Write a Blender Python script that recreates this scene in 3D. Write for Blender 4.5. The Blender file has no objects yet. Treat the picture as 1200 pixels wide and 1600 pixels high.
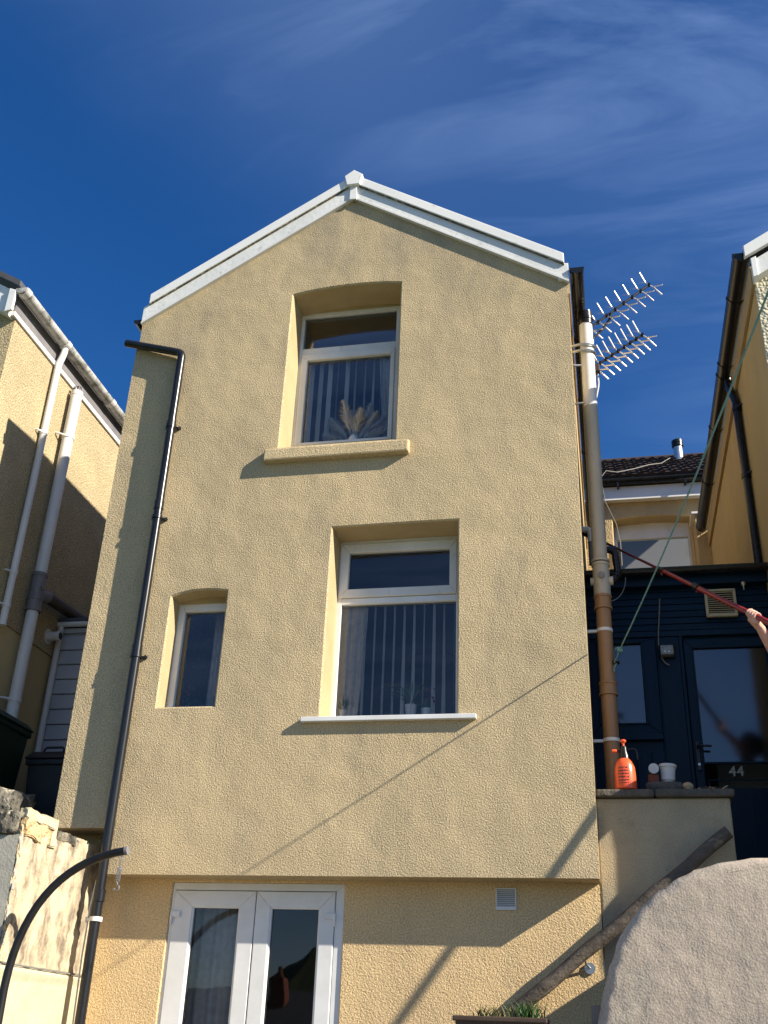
import bpy, bmesh, math, random
from mathutils import Vector, Matrix, noise
from mathutils.geometry import tessellate_polygon
random.seed(7)
R = math.radians
S = bpy.context.scene
C = S.collection

# ---------------------------------------------------------------- camera
cd = bpy.data.cameras.new('camera'); cam = bpy.data.objects.new('camera', cd); C.objects.link(cam)
cd.sensor_fit = 'VERTICAL'; cd.sensor_height = 36.0; cd.sensor_width = 27.0
cd.lens = 36.0 * 1645.7 / 1600.0
cd.clip_start = 0.05; cd.clip_end = 3000
def cam_axes(yaw, pitch, roll):
    cy, sy, cp, sp = math.cos(yaw), math.sin(yaw), math.cos(pitch), math.sin(pitch)
    f = Vector((sy*cp, cy*cp, sp)); r = Vector((cy, -sy, 0)); u = r.cross(f)
    c, s = math.cos(roll), math.sin(roll)
    return c*r + s*u, -s*r + c*u, f
cr, cu, cf = cam_axes(-0.21758, 0.474815, 0.041856)
cam.matrix_world = Matrix(((cr.x, cu.x, -cf.x, 0.0), (cr.y, cu.y, -cf.y, -6.9414), (cr.z, cu.z, -cf.z, 1.5), (0, 0, 0, 1)))
S.camera = cam

# ---------------------------------------------------------------- sky and sun
SUN = Vector((3.2, -1.0, 1.95)).normalized()
sun_el = math.asin(SUN.z); sun_az = math.atan2(SUN.x, SUN.y)
W = bpy.data.worlds.new('World'); S.world = W; W.use_nodes = True
nt = W.node_tree; N = nt.nodes; L = nt.links
bg = N['Background']; bg.inputs[1].default_value = 0.10
sky = N.new('ShaderNodeTexSky'); sky.sky_type = 'NISHITA'; sky.sun_disc = False
sky.sun_elevation = sun_el; sky.sun_rotation = sun_az
sky.air_density = 1.0; sky.dust_density = 0.15; sky.ozone_density = 3.0; sky.altitude = 200
hs = N.new('ShaderNodeHueSaturation'); hs.inputs['Saturation'].default_value = 1.34; hs.inputs['Value'].default_value = 0.66
hs.inputs['Hue'].default_value = 0.512
L.new(sky.outputs[0], hs.inputs['Color'])
tc = N.new('ShaderNodeTexCoord'); sx = N.new('ShaderNodeSeparateXYZ'); L.new(tc.outputs['Generated'], sx.inputs[0])
def wmath(op, a, b=None):
    n = N.new('ShaderNodeMath'); n.operation = op
    for i, v in enumerate((a, b)):
        if v is None: continue
        if isinstance(v, (int, float)): n.inputs[i].default_value = v
        else: L.new(v, n.inputs[i])
    return n.outputs[0]
zz = wmath('MAXIMUM', sx.outputs[2], 0.06)
cb = N.new('ShaderNodeCombineXYZ')
L.new(wmath('DIVIDE', sx.outputs[0], zz), cb.inputs[0]); L.new(wmath('DIVIDE', sx.outputs[1], zz), cb.inputs[1])
mp = N.new('ShaderNodeMapping'); mp.inputs['Rotation'].default_value = (0, 0, R(-14)); mp.inputs['Location'].default_value = (.35, .2, 0); mp.inputs['Scale'].default_value = (0.7, 2.6, 1)
L.new(cb.outputs[0], mp.inputs[0])
n1 = N.new('ShaderNodeTexNoise'); n1.inputs['Scale'].default_value = 1.9; n1.inputs['Detail'].default_value = 10; n1.inputs['Roughness'].default_value = .58; n1.inputs['Distortion'].default_value = 1.3
L.new(mp.outputs[0], n1.inputs['Vector'])
n2 = N.new('ShaderNodeTexNoise'); n2.inputs['Scale'].default_value = .85; n2.inputs['Detail'].default_value = 2
mp2 = N.new('ShaderNodeMapping'); mp2.inputs['Location'].default_value = (3.1, 1.3, 0); L.new(cb.outputs[0], mp2.inputs[0]); L.new(mp2.outputs[0], n2.inputs['Vector'])
r1 = N.new('ShaderNodeMapRange'); r1.inputs[1].default_value = .46; r1.inputs[2].default_value = .80; L.new(n1.outputs[0], r1.inputs[0])
r2 = N.new('ShaderNodeMapRange'); r2.inputs[1].default_value = .30; r2.inputs[2].default_value = .62; L.new(n2.outputs[0], r2.inputs[0])
sb = N.new('ShaderNodeSeparateXYZ'); L.new(cb.outputs[0], sb.inputs[0])
r3 = N.new('ShaderNodeMapRange'); r3.interpolation_type = 'SMOOTHSTEP'; r3.inputs[1].default_value = -.95; r3.inputs[2].default_value = .05; r3.inputs[3].default_value = .015; r3.inputs[4].default_value = 1.0
L.new(wmath('SUBTRACT', sb.outputs[0], wmath('MULTIPLY', sb.outputs[1], .35)), r3.inputs[0])   # the cirrus veil thickens towards +X and overhead
veil = wmath('ADD', wmath('MULTIPLY', r1.outputs[0], .55), wmath('MULTIPLY', r2.outputs[0], .48))
r4 = N.new('ShaderNodeMapRange'); r4.interpolation_type = 'SMOOTHSTEP'; r4.inputs[1].default_value = 1.45; r4.inputs[2].default_value = .70; r4.inputs[3].default_value = .30; r4.inputs[4].default_value = 1.0
L.new(sb.outputs[1], r4.inputs[0])                                                    # and thins out lower in the northern sky
cm = wmath('MULTIPLY', wmath('MULTIPLY', wmath('MULTIPLY', veil, r3.outputs[0]), r4.outputs[0]), 0.74)
mx = N.new('ShaderNodeMix'); mx.data_type = 'RGBA'; L.new(cm, mx.inputs['Factor']); L.new(hs.outputs[0], mx.inputs['A'])
mx.inputs['B'].default_value = (2.3, 3.3, 5.6, 1)
L.new(mx.outputs['Result'], bg.inputs[0])
sd = bpy.data.lights.new('sun', 'SUN'); sd.energy = 5.0; sd.angle = R(0.53); sd.color = (1.0, 0.915, 0.775)
so = bpy.data.objects.new('sun', sd); C.objects.link(so); so.location = SUN * 30
so.rotation_euler = (-SUN).to_track_quat('-Z', 'Y').to_euler()
S.view_settings.view_transform = 'Standard'; S.view_settings.look = 'None'
S.view_settings.exposure = 1.0; S.view_settings.gamma = 1.0; S.view_settings.use_curve_mapping = False
S.render.engine = 'CYCLES'; S.cycles.max_bounces = 8; S.cycles.transparent_max_bounces = 16

# ---------------------------------------------------------------- materials
def mat(name, c1, c2=None, nscale=2.0, rough=.8, bumps=(), metal=0., spec=.4, stretch=(1, 1, 1), c3=None, c3scale=8., c3lo=.6, c3hi=.75, lo=.35, hi=.65, detail=5, emit=None, speck=None, height_bias=None):
    m = bpy.data.materials.new(name); m.use_nodes = True
    t = m.node_tree; n = t.nodes; l = t.links; b = n['Principled BSDF']
    b.inputs['Roughness'].default_value = rough; b.inputs['Metallic'].default_value = metal
    b.inputs['Specular IOR Level'].default_value = spec
    co = n.new('ShaderNodeTexCoord'); geo = n.new('ShaderNodeNewGeometry')
    mp = n.new('ShaderNodeMapping'); l.new(geo.outputs['Position'], mp.inputs[0]); mp.inputs['Scale'].default_value = stretch
    col = None
    if c2:
        no = n.new('ShaderNodeTexNoise'); no.inputs['Scale'].default_value = nscale; no.inputs['Detail'].default_value = detail; no.inputs['Roughness'].default_value = .6
        l.new(mp.outputs[0], no.inputs['Vector'])
        mr = n.new('ShaderNodeMapRange'); mr.inputs[1].default_value = lo; mr.inputs[2].default_value = hi; l.new(no.outputs[0], mr.inputs[0])
        mi = n.new('ShaderNodeMix'); mi.data_type = 'RGBA'; l.new(mr.outputs[0], mi.inputs['Factor'])
        mi.inputs['A'].default_value = (*c1, 1); mi.inputs['B'].default_value = (*c2, 1); col = mi.outputs['Result']
        if c3:
            no2 = n.new('ShaderNodeTexNoise'); no2.inputs['Scale'].default_value = c3scale; no2.inputs['Detail'].default_value = 6; no2.inputs['Roughness'].default_value = .65
            l.new(mp.outputs[0], no2.inputs['Vector'])
            if height_bias:                                     # the darker, greyer patches grow more frequent with height on the wall
                sz = n.new('ShaderNodeSeparateXYZ'); l.new(geo.outputs['Position'], sz.inputs[0]); gm_ = n.new('ShaderNodeMapRange'); gm_.inputs[1].default_value = height_bias[0]; gm_.inputs[2].default_value = height_bias[1]; gm_.inputs[3].default_value = 0; gm_.inputs[4].default_value = .17; l.new(sz.outputs[2], gm_.inputs[0])
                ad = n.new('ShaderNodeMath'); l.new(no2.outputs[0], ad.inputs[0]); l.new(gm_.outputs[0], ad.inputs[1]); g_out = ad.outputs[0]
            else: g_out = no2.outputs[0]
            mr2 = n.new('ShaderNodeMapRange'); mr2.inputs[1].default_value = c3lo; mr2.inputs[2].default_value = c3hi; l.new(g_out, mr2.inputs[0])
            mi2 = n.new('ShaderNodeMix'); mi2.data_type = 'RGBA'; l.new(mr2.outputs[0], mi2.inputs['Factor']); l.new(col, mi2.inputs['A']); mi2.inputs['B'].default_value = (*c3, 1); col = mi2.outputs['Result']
        l.new(col, b.inputs['Base Color'])
    else: b.inputs['Base Color'].default_value = (*c1, 1)
    if speck and col is not None:
        ns_ = n.new('ShaderNodeTexNoise'); ns_.inputs['Scale'].default_value = speck[0]; ns_.inputs['Detail'].default_value = 1.5; l.new(geo.outputs['Position'], ns_.inputs['Vector'])
        ms = n.new('ShaderNodeMapRange'); ms.inputs[1].default_value = .34; ms.inputs[2].default_value = .66; ms.inputs[3].default_value = 1 - speck[1]; ms.inputs[4].default_value = 1 + speck[1]; l.new(ns_.outputs[0], ms.inputs[0])
        mm = n.new('ShaderNodeMix'); mm.data_type = 'RGBA'; mm.blend_type = 'MULTIPLY'; mm.inputs['Factor'].default_value = 1; l.new(col, mm.inputs['A']); l.new(ms.outputs[0], mm.inputs['B']); l.new(mm.outputs['Result'], b.inputs['Base Color'])
    prev = None
    for (kind, sc, dist) in bumps:
        if kind == 'v':
            tx = n.new('ShaderNodeTexVoronoi'); tx.feature = 'SMOOTH_F1'; tx.inputs['Smoothness'].default_value = .6; tx.inputs['Scale'].default_value = sc; o = tx.outputs['Distance']
        else:
            tx = n.new('ShaderNodeTexNoise'); tx.inputs['Scale'].default_value = sc; tx.inputs['Detail'].default_value = 2.5; tx.inputs['Roughness'].default_value = .5; o = tx.outputs[0]
        l.new(mp.outputs[0] if kind == 's' else geo.outputs['Position'], tx.inputs['Vector'])
        bp = n.new('ShaderNodeBump'); bp.inputs['Strength'].default_value = 1.0; bp.inputs['Distance'].default_value = dist; bp.invert = kind == 'v'
        l.new(o, bp.inputs['Height'])
        if prev: l.new(prev, bp.inputs['Normal'])
        prev = bp.outputs[0]
    if prev: l.new(prev, b.inputs['Normal'])
    if emit: b.inputs['Emission Color'].default_value = (*emit, 1); b.inputs['Emission Strength'].default_value = 1
    return m
def glassmat(name, ior=1.5, tint=(.99, .99, .99), rough=.015):
    m = bpy.data.materials.new(name); m.use_nodes = True; t = m.node_tree; n = t.nodes; l = t.links
    n.remove(n['Principled BSDF']); out = n['Material Output']
    tr = n.new('ShaderNodeBsdfTransparent'); tr.inputs[0].default_value = (*tint, 1)
    gl = n.new('ShaderNodeBsdfGlossy'); gl.inputs['Roughness'].default_value = rough
    no = n.new('ShaderNodeTexNoise'); no.inputs['Scale'].default_value = 1.6; ge = n.new('ShaderNodeNewGeometry'); l.new(ge.outputs['Position'], no.inputs['Vector'])
    bp = n.new('ShaderNodeBump'); bp.inputs['Distance'].default_value = .0022; l.new(no.outputs[0], bp.inputs['Height']); l.new(bp.outputs[0], gl.inputs['Normal'])
    fr = n.new('ShaderNodeFresnel'); fr.inputs[0].default_value = ior
    mi = n.new('ShaderNodeMixShader'); l.new(fr.outputs[0], mi.inputs[0]); l.new(tr.outputs[0], mi.inputs[1]); l.new(gl.outputs[0], mi.inputs[2]); l.new(mi.outputs[0], out.inputs[0])
    return m
MT = {}
MT['facade'] = mat('facade_render', (.525, .412, .244), (.450, .358, .218), 1.3, .92, (('n', 1.4, .038), ('n', 4.5, .0105), ('n', 88, .0058), ('n', 150, .0038)), spec=.15, speck=(105, .24), stretch=(1, 1, .42), c3=(.34, .28, .190), c3scale=2.2, c3lo=.55, c3hi=.82, height_bias=(6.0, 8.2))
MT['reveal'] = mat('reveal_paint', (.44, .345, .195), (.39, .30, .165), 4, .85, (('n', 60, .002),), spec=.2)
MT['ground_render'] = mat('ground_floor_render', (.68, .495, .262), (.60, .44, .242), 2.2, .92, (('n', 3, .014), ('n', 88, .0056), ('n', 150, .0034)), speck=(105, .24), spec=.15, c3=(.68, .51, .29), c3scale=5)
MT['retaining'] = mat('retaining_render', (.44, .36, .235), (.34, .28, .19), 2.5, .92, (('n', 100, .004), ('n', 180, .0015)), speck=(120, .12), spec=.15, c3=(.24, .205, .15), c3scale=4, c3lo=.58, c3hi=.8)
MT['pvc'] = mat('white_upvc', (.74, .74, .73), (.66, .66, .64), 5, .38, spec=.5)
MT['pvc_dirty'] = mat('weathered_white_upvc', (.72, .72, .71), (.60, .60, .575), 3, .5, spec=.4, c3=(.36, .35, .31), c3scale=11, c3lo=.60, c3hi=.85, stretch=(1, 1, .5))
MT['barge'] = mat('weathered_bargeboard', (.74, .74, .72), (.62, .63, .61), 2, .55, (('n', 25, .002),), c3=(.30, .31, .29), c3scale=16, c3lo=.60, c3hi=.80)
MT['cap'] = mat('white_verge_cap', (.78, .78, .76), (.72, .72, .70), 2, .45, c3=(.50, .49, .44), c3scale=12, c3lo=.60, c3hi=.85)
MT['black_pvc'] = mat('black_pvc', (.008, .0085, .010), (.014, .0145, .016), 12, .27, spec=.4, c3=(.05, .05, .05), c3scale=30, c3lo=.64, c3hi=.85, stretch=(1, 1, .25))
MT['black'] = mat('black_metal', (.008, .008, .009), (.014, .014, .014), 14, .33, spec=.4)
MT['glass'] = glassmat('window_glass')
MT['glass_front'] = glassmat('porch_glass', 1.95, (.35, .4, .45), .10)
MT['white_pipe'] = mat('white_pipe', (.70, .69, .68), (.60, .59, .57), 6, .45, c3=(.28, .27, .24), c3scale=14, c3lo=.66, c3hi=.85, stretch=(1, 1, .3))
MT['old_gutter'] = mat('grimy_white_gutter', (.58, .575, .55), (.42, .415, .39), 5, .5, c3=(.13, .125, .10), c3scale=9, c3lo=.48, c3hi=.68)
MT['cream_pipe'] = mat('cream_pipe', (.62, .58, .50), (.54, .50, .42), 4, .45)
MT['buff_pipe'] = mat('buff_pipe', (.46, .42, .34), (.38, .345, .28), 4, .5, c3=(.30, .27, .22), c3scale=20, stretch=(1, 1, .3))
MT['orange_pipe'] = mat('terracotta_pipe', (.36, .205, .10), (.28, .160, .08), 4, .45, c3=(.22, .12, .06), c3scale=18, c3lo=.6, c3hi=.85, stretch=(1, 1, .3))
MT['grey_pipe'] = mat('grey_pipe_fitting', (.16, .15, .155), (.21, .20, .20), 8, .5)
MT['steel'] = mat('galvanised', (.55, .56, .57), (.42, .43, .44), 20, .35, metal=.9)
MT['alu'] = mat('aerial_aluminium', (.80, .80, .80), None, rough=.3, metal=.85)
MT['left_dash'] = mat('left_pebbledash', (.475, .385, .228), (.40, .325, .195), 3, .95, (('n', 72, .015), ('n', 150, .004)), speck=(75, .32), spec=.15, c3=(.26, .21, .13), c3scale=46, c3lo=.56, c3hi=.68)
MT['left_smooth'] = mat('left_plinth_paint', (.53, .42, .22), (.46, .36, .20), 2, .9, (('n', 40, .002),), spec=.2)
MT['right_wall'] = mat('right_yellow_render', (.56, .43, .20), (.48, .37, .19), 1.6, .9, (('n', 5, .02), ('v', 60, .003)), spec=.2, stretch=(1, 1, .4))
MT['right_dash'] = mat('right_pebbledash', (.58, .54, .40), (.44, .42, .32), 30, .95, (('v', 42, .02), ('n', 110, .006)), spec=.15)
MT['rear_render'] = mat('rear_render', (.50, .38, .20), (.42, .32, .18), 3, .92, (('v', 60, .006),), spec=.15)
MT['tile'] = mat('brown_concrete_tile', (.050, .030, .026), (.030, .020, .018), 6, .85, (('n', 60, .003),), c3=(.09, .075, .06), c3scale=14, c3lo=.6, c3hi=.8)
MT['slate'] = mat('slate', (.09, .09, .10), (.06, .06, .07), 5, .7)
MT['blue'] = mat('navy_painted_timber', (.0030, .020, .047), (.002, .014, .034), 5, .45, (('s', 18, .002),), spec=.18, stretch=(.25, 1, 3))
MT['blue_v'] = mat('navy_painted_frame', (.0030, .020, .047), (.002, .014, .034), 5, .45, (('s', 18, .002),), spec=.18, stretch=(3, 1, .25))
MT['beige_vent'] = mat('beige_vent_plastic', (.50, .45, .30), (.44, .39, .26), 6, .5)
MT['stone_cop'] = mat('dark_coping_stone', (.075, .068, .058), (.13, .115, .095), 9, .9, (('n', 25, .012), ('n', 90, .004)), spec=.2)
MT['pillar_paint'] = mat('flaking_cream_paint', (.54, .465, .325), (.46, .385, .255), 3, .9, (('n', 7, .02), ('n', 60, .005)), spec=.15, c3=(.20, .155, .115), c3scale=10, c3lo=.44, c3hi=.64, stretch=(1, 1, .42), detail=8)
MT['pillar_clean'] = mat('cream_plinth_paint', (.54, .465, .315), (.48, .41, .27), 3, .9, (('n', 6, .02), ('n', 50, .004)), spec=.15)
MT['pillar_grey'] = mat('grey_cement', (.42, .40, .335), (.33, .315, .27), 5, .95, (('n', 5, .006), ('n', 70, .0025)), spec=.1)
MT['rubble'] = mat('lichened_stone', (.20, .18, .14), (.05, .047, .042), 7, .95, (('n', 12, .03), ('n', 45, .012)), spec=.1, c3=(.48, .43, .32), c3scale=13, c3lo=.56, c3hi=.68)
MT['crumble'] = mat('crumbled_orange_stone', (.52, .34, .17), (.62, .50, .31), 9, .95, (('n', 14, .03), ('n', 50, .012)), spec=.1, c3=(.16, .13, .10), c3scale=16, c3lo=.58, c3hi=.7)
MT['curve_wall'] = mat('grey_pink_render', (.455, .380, .300), (.385, .328, .265), 2.5, .95, (('n', 4, .014), ('n', 14, .0050), ('n', 95, .0026)), speck=(95, .12), spec=.12, c3=(.49, .43, .33), c3scale=5, c3lo=.55, c3hi=.75)
MT['old_wood'] = mat('weathered_rail_timber', (.14, .115, .09), (.075, .062, .050), 12, .85, (('s', 26, .010), ('n', 60, .003)), spec=.2, stretch=(.35, 2, .8), c3=(.30, .235, .165), c3scale=16, c3lo=.58, c3hi=.75)
MT['green_bin'] = mat('green_bin_plastic', (.006, .022, .011), (.005, .018, .009), 8, .5)
MT['black_bin'] = mat('black_bin_plastic', (.012, .013, .013), (.02, .02, .02), 8, .5)
MT['clad'] = mat('white_cladding', (.44, .44, .45), (.38, .38, .39), 3, .5)
MT['rope'] = mat('blue_green_rope', (.10, .26, .28), (.16, .33, .33), 60, .7, (('n', 300, .004),))
MT['wire'] = mat('grey_wire', (.20, .19, .16), None, rough=.6)
MT['red'] = mat('red_pole_paint', (.30, .022, .022), (.22, .018, .018), 20, .3, spec=.6)
MT['dark_red'] = mat('dark_red_pole_section', (.10, .016, .016), None, rough=.35, spec=.6)
MT['skin'] = mat('skin', (.62, .36, .27), (.56, .30, .22), 30, .5, (('n', 90, .0015),), spec=.4)
MT['shirt'] = mat('grey_cotton', (.16, .17, .19), (.12, .13, .15), 10, .9, (('n', 30, .004),))
MT['jeans'] = mat('blue_denim', (.05, .07, .13), (.035, .05, .10), 20, .9)
MT['hair'] = mat('dark_hair', (.02, .014, .01), (.035, .024, .016), 80, .6)
MT['blind'] = mat('blind_fabric', (.93, .92, .90), (.88, .87, .85), 10, .85)
MT['curtain'] = mat('net_curtain', (.42, .41, .39), (.34, .33, .32), 26, .9, stretch=(1, 1, 1))
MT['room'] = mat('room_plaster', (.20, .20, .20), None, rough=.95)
MT['pampas'] = mat('dried_pampas', (.66, .62, .60), (.56, .52, .50), 25, .9)
MT['leaf'] = mat('plant_leaf', (.035, .085, .022), (.06, .13, .03), 20, .55)
MT['leaf_dry'] = mat('dry_leaf', (.22, .17, .07), (.12, .13, .04), 20, .7)
MT['flower'] = mat('red_flower', (.14, .02, .04), None, rough=.7)
MT['ceramic'] = mat('white_pot', (.66, .66, .64), (.58, .58, .56), 10, .35)
MT['brown_pot'] = mat('planter_brown', (.07, .045, .03), (.05, .032, .022), 10, .6)
MT['brick'] = mat('red_brick', (.26, .075, .045), (.18, .06, .04), 9, .9, (('n', 40, .006),))
MT['hill'] = mat('hill_grass', (.05, .07, .025), (.07, .075, .03), .05, .95)
MT['paving'] = mat('concrete_paving', (.26, .24, .21), (.20, .185, .165), 1.5, .9, (('n', 30, .004),))
MT['grass'] = mat('garden_grass', (.06, .10, .03), (.09, .11, .04), 1.2, .95, (('n', 30, .03),))
MT['brass'] = mat('tarnished_numeral', (.30, .27, .20), None, rough=.4, metal=.6)
MT['lamp_glass'] = mat('lamp_lens', (.16, .18, .18), (.35, .37, .37), 40, .15, spec=.6)
def sprayer_mat():
    m = mat('orange_sprayer_plastic', (.85, .115, .035), (.80, .10, .03), 10, .3, spec=.5)
    t = m.node_tree; n = t.nodes; l = t.links; b = n['Principled BSDF']; src = b.inputs['Base Color'].links[0].from_socket
    co = n.new('ShaderNodeTexCoord'); mp = n.new('ShaderNodeMapping'); mp.inputs['Scale'].default_value = (150, 1, 90); l.new(co.outputs['Object'], mp.inputs[0])
    no = n.new('ShaderNodeTexNoise'); no.inputs['Scale'].default_value = 1; no.inputs['Detail'].default_value = 1; l.new(mp.outputs[0], no.inputs['Vector'])
    se = n.new('ShaderNodeSeparateXYZ'); l.new(co.outputs['Object'], se.inputs[0])
    def ma(op, *a):
        k = n.new('ShaderNodeMath'); k.operation = op
        for i, v in enumerate(a):
            if isinstance(v, (int, float)): k.inputs[i].default_value = v
            else: l.new(v, k.inputs[i])
        return k.outputs[0]
    rows = ma('GREATER_THAN', ma('FRACT', ma('MULTIPLY', se.outputs[2], 48)), .45)
    area = ma('MULTIPLY', ma('MULTIPLY', ma('GREATER_THAN', se.outputs[2], .035), ma('LESS_THAN', se.outputs[2], .145)), ma('MULTIPLY', ma('LESS_THAN', ma('ABSOLUTE', ma('ADD', se.outputs[0], .012)), .034), ma('LESS_THAN', se.outputs[1], 0)))
    k = ma('MULTIPLY', ma('MULTIPLY', rows, area), ma('GREATER_THAN', no.outputs[0], .46))
    mi = n.new('ShaderNodeMix'); mi.data_type = 'RGBA'; l.new(k, mi.inputs['Factor']); l.new(src, mi.inputs['A']); mi.inputs['B'].default_value = (.03, .02, .02, 1)
    l.new(mi.outputs['Result'], b.inputs['Base Color'])
    return m
MT['sprayer'] = sprayer_mat()

# ---------------------------------------------------------------- helpers
ORG = {}
def tag(o, label=None, cat=None, group=None, kind=None):
    if label: o['label'] = label
    if cat: o['category'] = cat
    if group: o['group'] = group
    if kind: o['kind'] = kind
    return o
def thing(name, label, cat, loc=(0, 0, 0), group=None):
    o = bpy.data.objects.new(name, None); C.objects.link(o); o.location = loc; o.empty_display_size = .1
    ORG[o.name] = Vector(loc)
    return tag(o, label, cat, group)
class MB:
    def __init__(s): s.v = []; s.f = []; s.mi = []
    def add(s, vs, fs, mi=0):
        b = len(s.v); s.v += [Vector(p) for p in vs]; s.f += [tuple(i + b for i in f) for f in fs]; s.mi += [mi] * len(fs); return s
    def box(s, x0, x1, y0, y1, z0, z1, mi=0):
        return s.add([(x, y, z) for x in (x0, x1) for y in (y0, y1) for z in (z0, z1)], [(0, 1, 3, 2), (4, 6, 7, 5), (0, 4, 5, 1), (2, 3, 7, 6), (0, 2, 6, 4), (1, 5, 7, 3)], mi)
    def prism(s, poly, a, b, axis='Y', mi=0):          # poly in the two other axes
        def P(p, t): return (p[0], t, p[1]) if axis == 'Y' else ((t, p[0], p[1]) if axis == 'X' else (p[0], p[1], t))
        n = len(poly); vs = [P(p, a) for p in poly] + [P(p, b) for p in poly]
        fs = [tuple(range(n)), tuple(range(2*n - 1, n - 1, -1))] + [(i, i + n, (i + 1) % n + n, (i + 1) % n) for i in range(n)]
        return s.add(vs, fs, mi)
    def tube(s, pts, r, n=12, caps=True, mi=0):
        pts = [Vector(p) for p in pts]; m = len(pts); rr = r if isinstance(r, (list, tuple)) else [r] * m
        T = []
        for i in range(m):
            t = (pts[min(i + 1, m - 1)] - pts[max(i - 1, 0)]); T.append(t.normalized())
        up = Vector((0, 0, 1)) if abs(T[0].z) < .9 else Vector((1, 0, 0))
        a = T[0].cross(up).normalized(); vs = []
        for i in range(m):
            a = (a - T[i] * a.dot(T[i])); a.normalize(); b = T[i].cross(a)
            for k in range(n):
                q = 2 * math.pi * k / n; vs.append(pts[i] + (a * math.cos(q) + b * math.sin(q)) * rr[i])
        fs = [(i*n + k, i*n + (k + 1) % n, (i + 1)*n + (k + 1) % n, (i + 1)*n + k) for i in range(m - 1) for k in range(n)]
        if caps: fs += [tuple(range(n - 1, -1, -1)), tuple((m - 1)*n + k for k in range(n))]
        return s.add(vs, fs, mi)
    def lathe(s, c, prof, n=20, mi=0, a0=0, a1=2*math.pi):
        c = Vector(c); full = abs(a1 - a0) > 6.28; k = n if full else n + 1
        vs = [c + Vector((r * math.cos(a0 + (a1 - a0) * i / n), r * math.sin(a0 + (a1 - a0) * i / n), z)) for (r, z) in prof for i in range(k)]
        fs = []
        for j in range(len(prof) - 1):
            for i in range(n if full else n):
                i2 = (i + 1) % k if full else i + 1
                fs.append((j*k + i, j*k + i2, (j + 1)*k + i2, (j + 1)*k + i))
        if full: fs += [tuple(range(k - 1, -1, -1)), tuple((len(prof) - 1)*k + i for i in range(k))]
        return s.add(vs, fs, mi)
    def ring(s, x0, x1, z0, z1, wl, wr, wb, wt, y0, y1):
        a = [(x0, z0), (x1, z0), (x1, z1), (x0, z1)]; b = [(x0 + wl, z0 + wb), (x1 - wr, z0 + wb), (x1 - wr, z1 - wt), (x0 + wl, z1 - wt)]
        for i in range(4):
            j = (i + 1) % 4; s.prism([a[i], a[j], b[j], b[i]], y0, y1)
        return s
    def strip(s, pts, w, d=None):                       # thin blade along pts, width w (list), side vector d
        m = len(pts); vs = []
        for i, p in enumerate(pts):
            p = Vector(p); vs += [p - d * w[i] / 2, p + d * w[i] / 2]
        return s.add(vs, [(2*i, 2*i + 1, 2*i + 3, 2*i + 2) for i in range(m - 1)])
    def mesh(s, name, mats, o=Vector(), smooth=False, fix=True):
        me = bpy.data.meshes.new(name); me.from_pydata([tuple(v - o) for v in s.v], [], s.f)
        for m in (mats if isinstance(mats, (list, tuple)) else [mats]): me.materials.append(MT[m] if isinstance(m, str) else m)
        for p, i in zip(me.polygons, s.mi): p.material_index = i
        if fix:
            bm = bmesh.new(); bm.from_mesh(me); bmesh.ops.recalc_face_normals(bm, faces=bm.faces); bm.to_mesh(me); bm.free()
        if smooth: me.shade_smooth()
        me.update(); return me
    def build(s, name, mats, parent=None, smooth=False, bev=0, ang=True, label=None, cat=None, group=None, kind=None, fix=True):
        if parent is not None: o = ORG[parent.name]; loc = Vector()
        else:
            lo = Vector([min(v[i] for v in s.v) for i in range(3)]); hi = Vector([max(v[i] for v in s.v) for i in range(3)])
            o = Vector(((lo.x + hi.x)/2, (lo.y + hi.y)/2, lo.z)); loc = o
        ob = bpy.data.objects.new(name, s.mesh(name, mats, o, smooth, fix)); C.objects.link(ob); ob.location = loc
        if parent is not None: ob.parent = parent
        ORG[ob.name] = o
        if smooth:
            es = ob.modifiers.new('split', 'EDGE_SPLIT'); es.split_angle = R(38)
        if bev:
            b = ob.modifiers.new('bevel', 'BEVEL'); b.width = bev; b.segments = 2; b.limit_method = 'ANGLE'; b.angle_limit = R(40)
        return tag(ob, label, cat, group, kind)
def bezier(p0, p1, p2, p3, n=12):
    o = []
    for i in range(n + 1):
        t = i / n; a = (1 - t)
        o.append(Vector(p0)*a**3 + Vector(p1)*3*a*a*t + Vector(p2)*3*a*t*t + Vector(p3)*t**3)
    return o
def elbow(pts, rad, n=6):                               # round the corners of a polyline
    pts = [Vector(p) for p in pts]; o = [pts[0]]
    for i in range(1, len(pts) - 1):
        a = (pts[i-1] - pts[i]).normalized(); b = (pts[i+1] - pts[i]).normalized()
        p, q = pts[i] + a*rad, pts[i] + b*rad
        for k in range(n + 1):
            t = k / n; o.append(p*(1-t)**2 + pts[i]*2*t*(1-t) + q*t*t)
    return o + [pts[-1]]

# ---------------------------------------------------------------- setting: ground
MB().add([(-300, -300, 0), (300, -300, 0), (300, 300, 0), (-300, 300, 0)], [(0, 1, 2, 3)]).build('ground', 'grass', kind='structure')
MB().box(-3.9, 6, -9.5, .195, .004, .40).build('patio', 'paving', kind='structure', bev=.01)
lt = MB(); lt.box(-5.2, -3.86, .30, 5.0, .01, 2.79); lt.build('left_terrace', 'paving', kind='structure')
MB().box(.80, 4.5, -.795, .20, .41, 2.35).box(-.05, 4.5, .56, 1.30, .41, 2.35).box(.80, 4.5, .20, .56, .41, 2.349).build('landing', 'paving', kind='structure')
st = MB()
ns = 10
for i in range(ns):
    x0 = -1.55 + i * 2.34 / ns
    MB().box(x0, .797, -.79, .195, .41 + i*.194 + (.001 if i else 0), .41 + (i + 1)*.194 - .002).build('steps' if i == 0 else 'steps', 'paving', kind='structure')
hl = MB(); prof = []
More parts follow.
